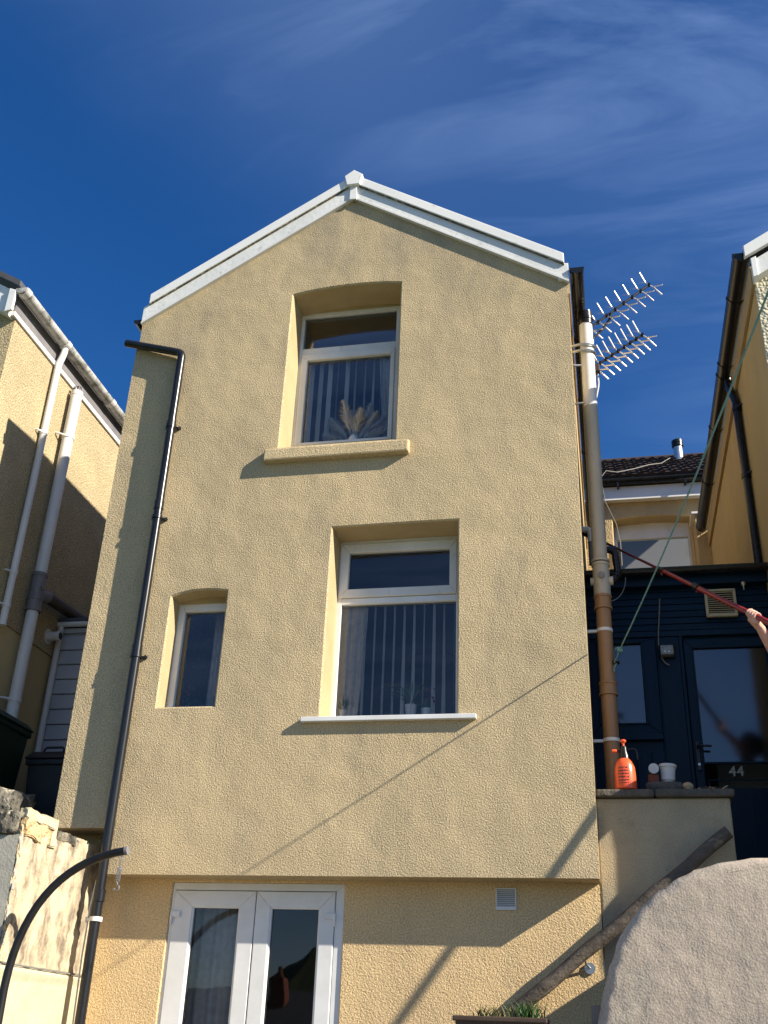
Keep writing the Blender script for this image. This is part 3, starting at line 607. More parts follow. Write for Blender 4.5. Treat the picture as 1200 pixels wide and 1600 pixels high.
# clad lean-to
SH = thing('clad_lean_to', 'grey white boarded lean-to between the left wall and the tan house', 'shed', (-4.5, 2.6, 2.79))
MB().box(-5.19, -3.87, 1.99, 3.4, 2.80, 5.06).build('core', 'clad', SH)
bm_ = MB().box(-.66, .66, -.011, .011, -.071, .071).mesh('board', 'clad')
for i in range(15):
    o = bpy.data.objects.new('board', bm_); C.objects.link(o); o.parent = SH
    o.location = Vector((-4.53, 1.976, 2.885 + i*.1475)) - ORG[SH.name]; o.rotation_euler = (R(-4), 0, 0)
    b = o.modifiers.new('bevel', 'BEVEL'); b.width = .006; b.segments = 2
MB().box(-5.19, -3.87, 1.955, 1.985, 5.05, 5.10).build('top_trim', 'clad', SH, bev=.004)
MB().box(-5.19, -3.87, 1.90, 3.4, 5.155, 5.185).build('roof', 'slate', SH)
gm = MB().tube([(-5.19, 1.925, 5.13), (-3.87, 1.925, 5.125)], .028, 12).build('gutter', 'white_pipe', SH, smooth=True)
MB().tube([(-5.155, 1.93, 5.11), (-5.155, 1.93, 2.80)], .030, 12).build('corner_pipe', 'white_pipe', SH, smooth=True)
P = thing('boiler_flue', 'stubby white flue pipe poking from the left wall', 'pipe', (X0, 1.80, 5.03))
MB().tube([(X0 - .012, 1.80, 4.96), (X0 + .13, 1.80, 4.96)], .045, 16).build('pipe', 'white_pipe', P, smooth=True)
MB().tube([(X0 - .012, 1.80, 4.96), (X0 + .004, 1.80, 4.96)], .075, 16).build('flange', 'white_pipe', P, smooth=True)
MB().tube([(X0 + .10, 1.80, 4.96), (X0 + .128, 1.80, 4.96)], .049, 16).tube([(X0 + .128, 1.80, 4.96), (X0 + .132, 1.80, 4.96)], .036, 16, mi=1).build('terminal', ['white_pipe', 'black'], P, smooth=True)
# bins
def bin_(label, x0, x1, y0, y1, z0, z1, m):
    t = thing('wheelie_bin', label, 'bin', ((x0 + x1)/2, (y0 + y1)/2, z0), 'wheelie bins in the left alley')
    i = .06; mb = MB()
    mb.add([(x0+i, y0+i, z0+.04), (x1-i, y0+i, z0+.04), (x1-i, y1-i, z0+.04), (x0+i, y1-i, z0+.04), (x0+.01, y0+.01, z1-.07), (x1-.01, y0+.01, z1-.07), (x1-.01, y1-.01, z1-.07), (x0+.01, y1-.01, z1-.07)], [(3, 2, 1, 0), (0, 1, 5, 4), (1, 2, 6, 5), (2, 3, 7, 6), (3, 0, 4, 7), (4, 5, 6, 7)])
    mb.build('body', m, t, bev=.02)
    MB().box(x0 - .004, x1 + .004, y0 - .004, y1 + .004, z1 - .12, z1 - .068).build('rim', m, t, bev=.012)
    l = MB().add([(x0-.02, y0-.02, z1-.066), (x1+.02, y0-.02, z1-.066), (x1+.02, y1+.02, z1-.066), (x0-.02, y1+.02, z1-.066), (x0+.03, y0+.03, z1), (x1-.03, y0+.03, z1), (x1-.03, y1-.04, z1-.005), (x0+.03, y1-.04, z1-.005)], [(3, 2, 1, 0), (0, 1, 5, 4), (1, 2, 6, 5), (2, 3, 7, 6), (3, 0, 4, 7), (4, 5, 6, 7)]).build('lid', m, t, bev=.012)
    MB().tube(elbow([((x0+x1)/2 - .09, y0 + .0, z1 - .01), ((x0+x1)/2 - .08, y0 + .01, z1 + .025), ((x0+x1)/2 + .08, y0 + .01, z1 + .025), ((x0+x1)/2 + .09, y0, z1 - .01)], .02), .010, 8).build('handle', m, l, smooth=True)
    for xx in (x0 + .03, x1 - .03): MB().tube([(xx - .025, y1 - .03, z0 + .09), (xx + .025, y1 - .03, z0 + .09)], .09, 18).build('wheel', 'black', t, smooth=True)
bin_('dark green wheelie bin against the left wall', -5.17, -4.76, .56, 1.10, 2.79, 3.88, 'green_bin')
bin_('black wheelie bin in front of the boarded lean-to', -4.72, -4.24, 1.02, 1.50, 2.79, 3.64, 'black_bin')
# rough stone wall in front of the alley
def rock(c, s, seed, n=5, amp=.22):
    n = max(n, 5); off = Vector((seed*3.1, seed*1.7, 0))
    rnd = random.Random(seed); bm = bmesh.new(); bmesh.ops.create_cube(bm, size=1.0)
    bmesh.ops.subdivide_edges(bm, edges=bm.edges, cuts=n, use_grid_fill=True)
    vs = []
    for v in bm.verts:
        d = v.co.normalized()*.62; p = v.co*.62 + d*.38
        q = v.co*2.2 + off; p = p * (1 + amp*1.5*noise.noise(q) + amp*.7*noise.noise(q*2.7) + amp*.35*noise.noise(q*6.1)); vs.append(Vector((c[0] + p.x*s[0], c[1] + p.y*s[1], c[2] + p.z*s[2])))
    mb = MB(); bm.verts.index_update(); mb.add(vs, [tuple(v.index for v in f.verts) for f in bm.faces]); bm.free(); return mb
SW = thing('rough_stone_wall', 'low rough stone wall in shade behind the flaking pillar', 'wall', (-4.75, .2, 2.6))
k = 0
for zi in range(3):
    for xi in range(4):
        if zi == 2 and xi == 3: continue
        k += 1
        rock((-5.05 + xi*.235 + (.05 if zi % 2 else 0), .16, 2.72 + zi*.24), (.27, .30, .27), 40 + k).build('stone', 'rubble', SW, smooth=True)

# ---------------------------------------------------------------- flaking painted boundary wall, left foreground
PW = thing('flaking_boundary_wall', 'cream boundary wall with flaking paint and crumbled top at lower left', 'wall', (-3.75, -.4, .4))
def rough_panel(x, y0, y1, z0, top, n=26, m=22, amp=.008, seed=1, axis='X'):
    rnd = random.Random(seed); mb = MB(); vs = []
    for i in range(n + 1):
        y = y0 + (y1 - y0)*i/n; zt = top(i/n) + rnd.uniform(-.008, .008)
        for j_ in range(m + 1):
            z = z0 + (zt - z0)*j_/m; d = rnd.uniform(-amp, amp)
            vs.append((x + d, y, z) if axis == 'X' else (y, x + d, z))
    mb.add(vs, [(i*(m+1)+j_, (i+1)*(m+1)+j_, (i+1)*(m+1)+j_+1, i*(m+1)+j_+1) for i in range(n) for j_ in range(m)])
    return mb
ptop = lambda t: 2.66 + .010*math.sin(t*9) + .075*max(0, t - .35)
rough_panel(-3.5, -.935, .188, 1.895, ptop, seed=3).build('flaking_face', 'pillar_paint', PW, smooth=True)
MB().box(-3.94, -3.515, -.92, .188, 1.2, 2.66).build('core', 'pillar_grey', PW)
rough_panel(-.938, -3.95, -3.505, 1.2, lambda t: 2.60, 10, 26, .0012, 5, 'Y').build('cement_face', 'pillar_grey', PW, smooth=True)
MB().box(-3.96, -3.488, -.945, .186, .40, 1.882).build('plinth', 'pillar_clean', PW, bev=.02)
def rough_block(x0, x1, ya, yb, z0, z1, amp, seed, n=14, rnd=.018):
    bm = bmesh.new(); bmesh.ops.create_cube(bm, size=1.0); bmesh.ops.subdivide_edges(bm, edges=bm.edges, cuts=n, use_grid_fill=True); bm.verts.index_update()
    vs = []; off = Vector((seed*2.3, seed*.7, seed))
    for v in bm.verts:
        p = Vector(((x0 + x1)/2 + v.co.x*(x1 - x0), (ya + yb)/2 + v.co.y*(yb - ya), (z0 + z1)/2 + v.co.z*(z1 - z0)))
        q = p*9 + off; d = Vector((noise.noise(q), noise.noise(q + Vector((31, 0, 0))), noise.noise(q + Vector((0, 57, 0)))))*amp
        q = p*28 + off; d += Vector((noise.noise(q), noise.noise(q + Vector((31, 0, 0))), noise.noise(q + Vector((0, 57, 0)))))*amp*.5
        e = sum(abs(c) > .49 for c in v.co)
        if e >= 2: d -= Vector(v.co)*rnd
        vs.append(p + d)
    mb = MB(); mb.add(vs, [tuple(v.index for v in f.verts) for f in bm.faces]); bm.free(); return mb
rough_block(-3.95, -3.515, -.950, -.50, 2.605, 2.745, .022, 4).build('cap_stone', 'rubble', PW, smooth=True)
rough_block(-3.95, -3.515, -.50, -.12, 2.60, 2.715, .020, 9).build('cap_stone', 'rubble', PW, smooth=True)
rough_block(-3.95, -3.515, -.12, .186, 2.60, 2.735, .012, 14).build('cap_stone', 'pillar_paint', PW, smooth=True)
rough_block(-3.53, -3.488, -.925, -.56, 2.60, 2.715, .018, 21).build('crumbled_patch', 'crumble', PW, smooth=True)
rough_block(-3.535, -3.478, -.93, -.53, 2.70, 2.765, .016, 26).build('paint_lip', 'pillar_clean', PW, smooth=True)
rough_block(-3.535, -3.485, -.60, -.50, 2.60, 2.74, .018, 33).build('paint_lip', 'pillar_clean', PW, smooth=True)
rough_block(-3.53, -3.494, -.49, -.22, 2.655, 2.715, .012, 41).build('grey_patch', 'rubble', PW, smooth=True)
for i in range(16):
    z = 1.95 + i*.045 + random.uniform(-.015, .015)
    rock((-3.503 + random.uniform(-.004, .002), -.918 + random.uniform(-.003, .006), z), (.016, .03, random.uniform(.03, .075)), 300 + i, 3, .4).build('flake', 'pillar_grey' if i % 3 else 'crumble', PW, smooth=True)
MB().tube([(-3.487, -.90, 1.889), (-3.485, .0, 1.886), (-3.487, .18, 1.884)], .006, 6).build('cable_strip', 'wire', PW, smooth=True)
P = thing('thin_cable', 'thin dark cable running down beside the black downpipe', 'cable', (-3.44, -.02, .41))
MB().tube([(-3.42, .01, 2.50), (-3.425, -.02, 2.3), (-3.435, -.01, 2.0), (-3.43, .0, 1.6), (-3.43, .0, .42)], .006, 6).build('cable', 'white_pipe', P, smooth=True)

# ---------------------------------------------------------------- hanging chair stand
P = thing('hanging_chair_stand', 'curved black metal hanging chair stand at lower left', 'chair stand', (-3.2, -1.0, .41))
pts = bezier((-2.772, -1.0, 2.497), (-3.10, -1.0, 2.45), (-3.37, -1.0, 2.24), (-3.385, -1.0, 1.75), 16) + bezier((-3.385, -1.0, 1.70), (-3.39, -1.0, 1.1), (-3.30, -1.0, .6), (-2.75, -1.0, .45), 12)
MB().tube(pts, .0235, 16).build('pole', 'black', P, smooth=True)
MB().tube([(-2.775, -1.0, 2.4966), (-2.757, -1.0, 2.499)], .0255, 16).build('end_cap', 'grey_pipe', P, smooth=True)
MB().tube([(-2.75 + .48*math.cos(a*math.pi/16), -1.0 + .48*math.sin(a*math.pi/16), .435) for a in range(33)], .022, 12).build('base_ring', 'black', P, smooth=True)
sp = MB().tube([(-2.795 + .013*math.cos(i*.9), -1.0 + .013*math.sin(i*.9), 2.405 - i*.0013) for i in range(62)], .0032, 6).build('spring', 'steel', P, smooth=True)
MB().tube([(-2.795, -1.0, 2.475), (-2.787, -1.0, 2.455), (-2.797, -1.0, 2.43), (-2.795, -.99, 2.405)], .0035, 6).tube([(-2.795, -1, 2.325), (-2.793, -1, 2.31)] + [(-2.795 + .016*math.sin(a*.45), -1.0, 2.292 + .016*math.cos(a*.45)) for a in range(11)], .0035, 6).build('hook', 'steel', sp, smooth=True)

# ---------------------------------------------------------------- right neighbour
RX = 1.345
RN = thing('yellow_rendered_house', 'yellow rendered house wall with black gutter at the right edge', 'house', (3.2, 2.5, 0))
MB().box(RX, RX + .3, -.098, 4.9, 0, 7.0).build('side_wall', 'right_wall', RN)
MB().prism([(RX - .004, .01), (5.2, .01), (5.2, 6.9), (3.2, 8.1), (RX - .004, 6.93)], -.145, -.0985).build('front_wall', 'right_dash', RN)
MB().box(RX - .028, RX - .001, -.145, 4.9, 6.86, 7.04).build('fascia', 'reveal', RN, bev=.004)
MB().prism([(RX - .075, 7.055), (RX - .075, 7.12), (3.2, 8.30), (3.2, 8.22)], -.26, 4.9).build('roof', 'tile', RN)
b = MB().prism([(RX - .018, 6.86), (RX - .018, 7.02), (3.2, 8.18), (3.2, 8.02)], -.238, -.1455).build('bargeboard', 'barge', RN, bev=.004)
MB().prism([(RX - .075, 7.03), (RX - .075, 7.135), (3.2, 8.32), (3.2, 8.19)], -.285, -.2385).build('verge_cap', 'cap', RN, bev=.005)
MB().prism([(RX - .030, 6.85), (RX + .012, 6.865), (RX + .012, 7.05), (RX - .03, 7.03)], -.255, -.2385).build('box_end', 'cap', b, bev=.004)
g = gutter(MB(), RX - .075, 7.115, -.22, 4.55, .074).build('gutter', 'black_pvc', RN, smooth=True)
for y in (.30, 1.22, 1.40, 2.3, 3.4): gutter(MB(), RX - .075, 7.117, y, y + .035, .081).build('joint', 'black_pvc', g, smooth=True)
gutter(MB(), RX - .075, 7.117, -.224, -.19, .079).build('end_cap', 'black_pvc', g, smooth=True)
P = thing('downpipe', 'black downpipe slanting down the right yellow wall', 'drainpipe', (RX - .03, 1.28, 5.0))
MB().tube(elbow([(RX - .055, 1.42, 7.05), (RX - .055, 1.42, 6.97), (RX - .038, 1.25, 6.70), (RX - .038, 1.24, 5.0)], .05), .034, 14).build('pipe', 'black_pvc', P, smooth=True)
for z in (6.62, 5.95): MB().tube([(RX - .038, 1.245, z - .02), (RX - .038, 1.245, z + .02)], .041, 14).tube([(RX - .038, 1.20, z), (RX, 1.17, z)], .009, 6).build('clip', 'black_pvc', P, smooth=True)

# ---------------------------------------------------------------- rear house
RH = thing('tiled_rear_house', 'rear house wall with cream window under a brown tiled roof', 'house', (.8, 7.5, 0))
hr = arch(.262, 1.172, 6.30, 7.43, 7.462, 7.435)
wall_with_holes([(-.5, 3.0), (2.2, 3.0), (2.2, 7.80), (-.5, 7.80)], [hr], [.20], 4.9, 5.2).build('wall', ['rear_render', 'reveal'], RH, fix=False)
w = MB().ring(.23, 1.21, 6.30, 7.50, .075, .060, .55, .245, 5.095, 5.16).build('window', 'pvc_dirty', RH, bev=.005)
pane(.30, 1.155, 6.845, 7.258, 5.12, w)
MB().box(.30, 1.155, 5.092, 5.0945, 6.775, 6.783).build('sash_gap', 'black', w)
MB().box(-.5, 2.2, 7.0, 7.2, 3, 9).build('inner_wall', 'room', RH)
bl = MB().box(1.20, RX - .002, 4.55, 4.899, 4.0, 7.27).build('pier', 'rear_render', RH)
MB().box(1.16, RX - .002, 4.52, 4.898, 7.271, 7.30).build('ledge', 'pvc_dirty', RH, bev=.004)
MB().box(-.4, RX + .2, 4.80, 4.898, 7.665, 7.84).build('fascia', 'pvc', RH, bev=.004)
MB().box(-.4, RX + .2, 4.79, 4.799, 7.655, 7.685).build('fascia_trim', 'cap', RH)
mb = MB(); n = 10; vs = []
for x in (-.4, RX + .5):
    for i in range(n + 1): a = math.pi + math.pi*i/n; vs.append((x, 4.74 + .06*math.cos(a), 7.90 + .06*math.sin(a)))
mb.add(vs, [(i, i+1, n+2+i, n+1+i) for i in range(n)] + [tuple(range(n+1)), tuple(range(n+1, 2*n+2))]); gr = mb.build('gutter', 'black_pvc', RH, smooth=True)
for x in (.35, 1.15): MB().box(x - .012, x + .012, 4.70, 4.80, 7.80, 7.87).build('bracket', 'black_pvc', gr)
sr = .70
rr = MB().add([(-.5, 4.70, 7.90), (2.6, 4.70, 7.90), (2.6, 6.55, 7.90 + 1.85*sr), (-.5, 6.55, 7.90 + 1.85*sr), (-.5, 8.4, 7.9), (2.6, 8.4, 7.9)], [(0, 1, 2, 3), (3, 2, 5, 4)]).build('roof', 'tile', RH)
prof = [(i*.26/16, .024*max(0, math.cos((i/16)*4*math.pi))**.7 if math.cos((i/16)*4*math.pi) > 0 else 0) for i in range(17)]
ca, sa = 1/math.hypot(1, sr), sr/math.hypot(1, sr)
tb = MB(); vs = []
for (f, lift) in ((0, .035), (.345, .006)):
    for x, z in prof: vs.append((x, f*ca - (z + lift)*sa, f*sa + (z + lift)*ca))
for x, z in prof: vs.append((x, 0, 0))
tb.add(vs, [(i, i+1, 18+i, 17+i) for i in range(16)] + [(34+i, 35+i, i+1, i) for i in range(16)])
tme2 = tb.mesh('tile', 'tile')
for rw in range(7):
    for cl in range(9):
        o = bpy.data.objects.new('tile', tme2); C.objects.link(o); o.parent = rr
        f = rw*.315
        o.location = Vector((-.15 + cl*.262, 4.70 + f*ca, 7.915 + f*sa + random.uniform(-.002, .004))) - ORG[RH.name]; o.rotation_euler = (random.uniform(-.01, .01), 0, random.uniform(-.006, .006))
for cl in range(7):
    MB().tube([(-.2 + cl*.40, 6.53, 7.90 + 1.83*sr), (-.2 + cl*.40 + .395, 6.53, 7.90 + 1.83*sr)], .055, 10).build('ridge_tile', 'tile', rr, smooth=True)
P = thing('roof_flue', 'silver flue with black cap on the brown tiled roof', 'flue', (1.22, 6.05, 8.75))
MB().tube([(1.23, 6.05, 8.75), (1.23, 6.05, 9.12)], .062, 18).build('pipe', 'steel', P, smooth=True)
MB().lathe((1.23, 6.05, 9.06), [(.058, 0), (.078, .02), (.078, .055), (.07, .06), (.078, .065), (.078, .11), (.05, .13)], 18).build('cap', 'black', P, smooth=True)
MB().lathe((1.23, 6.05, 8.80), [(.16, .0), (.08, .05), (.064, .10)], 18).build('flashing', 'steel', P, smooth=True)
P = thing('roof_cable', 'loose grey cable trailing over the roof tiles and gutter', 'cable', (.4, 4.8, 7.0))
MB().tube([(1.1, 5.9, 8.83), (.95, 5.5, 8.53), (.78, 5.25, 8.38), (.55, 4.95, 8.16), (.35, 4.75, 8.02), (.22, 4.66, 8.0), (.15, 4.64, 7.9), (.18, 4.70, 7.6), (.30, 4.84, 7.35), (.335, 4.86, 7.1), (.335, 4.86, 6.8)], .006, 6).build('cable', 'wire', P, smooth=True)

# ---------------------------------------------------------------- navy porch
PO = thing('navy_timber_porch', 'dark navy timber porch with glazed door filling the gap between the houses', 'porch', (.6, 1.5, 2.35))
y0 = 1.20
PR = MB().prism([(1.10, 5.03), (1.10, 5.07), (4.8, 6.15), (4.8, 6.05)], -.075, RX - .002, 'X').build('roof', 'slate', PO)
MB().box(-.075, RX - .002, 1.12, 1.16, 4.93, 5.03).build('fascia', 'blue', PO, bev=.004)
mb = MB(); vs = []
for x in (-.07, RX - .003):
    for i in range(11): a = math.pi + math.pi*i/10; vs.append((x, 1.065 + .05*math.cos(a), 5.045 + .05*math.sin(a)))
mb.add(vs, [(i, i+1, 12+i, 11+i) for i in range(10)] + [tuple(range(11)), tuple(range(11, 22))]).build('gutter', 'black_pvc', PO, smooth=True)
MB().box(-.075, RX - .002, y0 + .03, y0 + .10, 4.50, 4.93).build('backing', 'blue', PO)
bme = MB().box(-.705, .705, -.012, .012, -.0265, .0265).mesh('board', 'blue')
for i in range(7):
    o = bpy.data.objects.new('board', bme); C.objects.link(o); o.parent = PO; o.location = Vector((.634, y0 + .015, 4.60 + i*.0555)) - ORG[PO.name]; o.rotation_euler = (R(-7), 0, 0)
    b = o.modifiers.new('bevel', 'BEVEL'); b.width = .004; b.segments = 2
MB().box(-.075, RX - .002, y0 - .015, y0 + .04, 4.52, 4.566).build('head_rail', 'blue', PO, bev=.004)
MB().box(.455, .625, y0 - .005, y0 + .07, 2.36, 4.519).build('post', 'blue_v', PO, bev=.005)
MB().box(.445, .456, y0 - .015, y0 + .05, 2.36, 4.519).box(.624, .648, y0 - .02, y0 + .07, 2.36, 4.519).build('post_trim', 'blue_v', PO, bev=.003)
wn = MB().ring(-.075, .444, 3.74, 4.518, .06, .117, .085, .035, y0, y0 + .06).build('window', 'blue_v', PO, bev=.005)
MB().ring(-.02, .345, 3.815, 4.49, .02, .018, .014, .016, y0 - .012, y0 + .02).build('glazing_bead', 'blue_v', wn, bev=.004)
pane(-.02, .330, 3.825, 4.486, y0 + .02, wn, 'glass_front')
MB().box(-.075, .444, y0 - .035, y0 + .06, 3.69, 3.738).build('window_ledge', 'blue', PO, bev=.004)
MB().box(-.075, .444, y0 + .01, y0 + .06, 2.36, 3.689).build('panel', 'blue_v', PO)
for x in (.02, .13, .24, .35): MB().box(x, x + .10, y0 - .002, y0 + .0095, 2.40, 3.60).build('board', 'blue_v', PO, bev=.004)
DR = MB().ring(.655, RX - .006, 2.38, 4.50, .068, .07, .95, .075, y0 + .01, y0 + .055).build('door', 'blue_v', PO, bev=.005, label='navy door with tall glass pane and number 44')
MB().ring(.715, 1.276, 3.510, 4.435, .014, .014, .016, .014, y0 + .004, y0 + .03).build('glazing_bead', 'blue_v', DR, bev=.004)
pane(.722, 1.272, 3.52, 4.428, y0 + .03, DR, 'glass_front')
MB().box(.74, 1.26, y0 + .0, y0 + .009, 3.385, 3.395).box(.74, 1.26, y0 + .0, y0 + .009, 2.52, 2.53).box(.74, .75, y0, y0 + .009, 2.531, 3.384).box(1.25, 1.26, y0, y0 + .009, 2.531, 3.384).build('panel_moulding', 'blue_v', DR, bev=.003)
hd = MB().box(.672, .702, y0 - .004, y0 + .009, 3.46, 3.68).build('handle', 'black', DR, bev=.004)
MB().tube(elbow([(.687, y0 - .002, 3.635), (.687, y0 - .05, 3.635), (.785, y0 - .052, 3.63)], .02), .009, 8).build('lever', 'black', hd, smooth=True)
MB().tube([(.687, y0 - .01, 3.505), (.687, y0 - .003, 3.505)], .010, 10).build('lock_cylinder', 'steel', hd, smooth=True)
for i, x in enumerate((.905, .960)):
    cu_ = bpy.data.curves.new('numeral', 'FONT'); cu_.body = '4'; cu_.size = .105; cu_.extrude = .003; cu_.offset = .0015
    to = bpy.data.objects.new('tmp', cu_); C.objects.link(to); dg = bpy.context.evaluated_depsgraph_get(); me = bpy.data.meshes.new_from_object(to.evaluated_get(dg))
    bpy.data.objects.remove(to); me.transform(Matrix.Rotation(R(90), 4, 'X')); me.materials.clear(); me.materials.append(MT['brass'])
    o = bpy.data.objects.new('numeral', me); C.objects.link(o); o.parent = DR; o.location = Vector((x - .012, y0 + .006, 3.418)) - ORG[PO.name]; ORG[o.name] = ORG[PO.name]
MB().box(.85, 1.27, 1.6, 1.62, 3.3, 4.5).box(-.07, .5, 1.9, 1.92, 2.4, 4.9).box(.5, RX - .01, 2.4, 2.42, 2.4, 4.95).build('inner_partition', 'room', PO)
LP = thing('bulkhead_lamp', 'small square bulkhead lamp on the navy porch post', 'lamp', (.523, y0 - .03, 4.33))
MB().box(.462, .586, y0 - .055, y0 - .0165, 4.335, 4.442).build('housing', 'black', LP, bev=.012)
MB().box(.474, .574, y0 - .068, y0 - .0555, 4.352, 4.428).build('lens', 'lamp_glass', LP, bev=.008)
for x in (.508, .54): MB().tube([(x, y0 - .0685, 4.375), (x, y0 - .072, 4.375)], .009, 8).build('bulb', 'ceramic', LP, smooth=True)
P = thing('lamp_cable', 'drooping grey cable beside the bulkhead lamp', 'cable', (.47, y0, 4.28))
MB().tube(bezier((.505, y0 - .02, 4.84), (.49, y0 - .04, 4.6), (.41, y0 - .05, 4.32), (.535, y0 - .03, 4.275), 14), .006, 6).build('cable', 'wire', P, smooth=True)
P = thing('hanging_wire', 'thin wire curling from waste bend to soil pipe', 'wire', (.2, .6, 4.55))
MB().tube(bezier((.235, .7, 4.83), (.235, .65, 4.70), (.16, .56, 4.57), (.10, .5, 4.56), 10), .004, 5).build('wire', 'wire', P, smooth=True)
VT = thing('louvre_vent', 'beige square louvred vent above the navy door', 'vent', (.97, y0, 4.66))
MB().ring(.852, 1.092, 4.661, 4.896, .022, .022, .030, .020, y0 - .045, y0 - .013).build('frame', 'beige_vent', VT, bev=.006)
MB().box(.86, 1.084, y0 - .0128, y0 - .008, 4.67, 4.89).build('backing', 'black', VT)
for i in range(10):
    z = 4.702 + i*.0182
    MB().add([(.872, y0 - .042, z), (1.072, y0 - .042, z), (1.072, y0 - .015, z + .014), (.872, y0 - .015, z + .014), (.872, y0 - .040, z - .004), (1.072, y0 - .040, z - .004), (1.072, y0 - .0145, z + .010), (.872, y0 - .0145, z + .010)], [(0, 1, 2, 3), (4, 7, 6, 5), (0, 4, 5, 1)]).build('louvre', 'beige_vent', VT)
P = thing('eave_hook', 'small pale hook under the porch eave', 'hook', (1.15, 1.15, 4.86))
MB().lathe((1.155, 1.14, 4.87), [(.004, 0), (.006, .03), (.018, .045), (.022, .062)], 10).build('fitting', 'steel', P, smooth=True)

# ---------------------------------------------------------------- retaining wall, coping and things on it
RW = thing('retaining_wall', 'tan rendered retaining wall topped by dark coping right of the facade', 'wall', (.36, .36, .4))
MB().box(-.0755, .772, .2005, .52, .41, 3.044).build('wall', 'retaining', RW, bev=.012)
for x0, x1 in ((-.072, .300), (.306, .800)):
    mb = MB().box(x0, x1, .160, .60, 3.046, 3.096); mb.build('coping_slab', 'stone_cop', RW, bev=.012)
sx_, sy_ = .126, .230; zs = 3.098
SP = thing('pump_sprayer', 'orange pump sprayer bottle with black neck on the coping', 'sprayer', (sx_, sy_, zs))
MB().lathe((sx_, sy_, zs), [(.058, 0), (.069, .008), (.071, .03), (.0695, .11), (.066, .15), (.056, .185), (.042, .205), (.03, .213)], 28).build('bottle', 'sprayer', SP, smooth=True)
MB().lathe((sx_, sy_, zs + .210), [(.036, 0), (.034, .02), (.026, .045), (.022, .075), (.018, .085)], 20).build('neck', 'black', SP, smooth=True)
pm = MB().lathe((sx_, sy_, zs + .285), [(.008, 0), (.007, .028), (.012, .034), (.020, .042), (.020, .050), (.012, .056)], 16).build('plunger', 'sprayer', SP, smooth=True)
MB().tube([(sx_ - .015, sy_, zs + .262), (sx_ - .045, sy_, zs + .264)], .008, 10).build('spray_tube', 'black', SP, smooth=True)
MB().tube([(sx_ - .045, sy_, zs + .264), (sx_ - .052, sy_, zs + .264), (sx_ - .076, sy_, zs + .264)], [.010, .013, .011], 12).build('nozzle', 'sprayer', SP, smooth=True)
MB().tube(elbow([(sx_ + .012, sy_, zs + .272), (sx_ + .07, sy_, zs + .280), (sx_ + .085, sy_, zs + .262), (sx_ + .088, sy_, zs + .205)], .016), .008, 8).build('handle', 'black', SP, smooth=True)
rock((.375, .38, 3.133), (.24, .17, .085), 500, 3, .08).build('dark_stone', 'stone_cop', smooth=True, label='flat dark stone under the white pot on the coping', cat='stone')
MB().box(.278, .346, .34, .45, 3.172, 3.232).build('brick', 'brick', bev=.006, label='small broken brick beside the white pot', cat='brick')
JR = thing('jar', 'small jar lying with its white lid facing forward on the brick', 'jar', (.316, .38, 3.233))
MB().tube([(.316, .335, 3.266), (.316, .43, 3.266)], .030, 18).build('body', 'lamp_glass', JR, smooth=True)
MB().tube([(.316, .318, 3.266), (.316, .336, 3.266)], .034, 20).build('lid', 'ceramic', JR, smooth=True)
PT = thing('flower_pot', 'white tapered pot tilted on the dark stone', 'pot', (.405, .38, 3.18))
MB().lathe((.405, .38, 3.176), [(.036, 0), (.052, .105), (.058, .108), (.058, .126), (.050, .126), (.046, .02)], 24).build('pot', 'ceramic', PT, smooth=True)
PT.rotation_euler = (0, R(3), 0)
P = thing('seashell', 'small brown shell on the coping', 'shell', (.525, .33, 3.097))
MB().lathe((.525, .33, 3.097), [(.020, 0), (.026, .02), (.040, .045), (.036, .062), (.018, .074)], 14).build('shell', 'crumble', P, smooth=True)
P = thing('dry_twigs', 'dry twigs and leaves at the right end of the coping', 'twigs', (.63, .3, 3.097))
for i in range(9):
    x = .565 + i*.018; MB().tube([(x, .26 + random.uniform(0, .1), 3.10 + random.uniform(0, .03)), (x + .03, .30 + random.uniform(-.05, .05), 3.115 + random.uniform(0, .03)), (x + .06, .29 + random.uniform(-.05, .05), 3.105 + random.uniform(0, .03))], .0045, 5).build('twig', 'old_wood' if i % 2 else 'crumble', P, smooth=True)

# ---------------------------------------------------------------- handrail
HR = thing('timber_handrail', 'round weathered timber handrail sloping along the lower right wall', 'handrail', (0, .1, .41))
a, b = Vector((.730, .10, 2.812)), Vector((-1.35, .10, 1.183))
hp = []
for i in range(41):
    t = i/40; p = a.lerp(b, t); hp.append(p + Vector((0, .003*math.sin(i*1.3), .004*math.sin(i*.8))))
MB().tube(hp, [.041 + .0010*math.sin(i*.9) + .0008*math.sin(i*2.3) for i in range(41)], 18).build('rail', 'old_wood', HR, smooth=True)
for x, z in ((-.164, 2.013), (.46, 2.47)):
    k_ = MB().tube([(x, .188, z), (x, .1985, z)], .033, 18).build('wall_plate', 'steel', HR, smooth=True)
    MB().tube([(x, .189, z), (x - .02, .165, z + .02), (x - .035, .12, z + .065)], .0065, 8).build('rod', 'steel', k_, smooth=True)

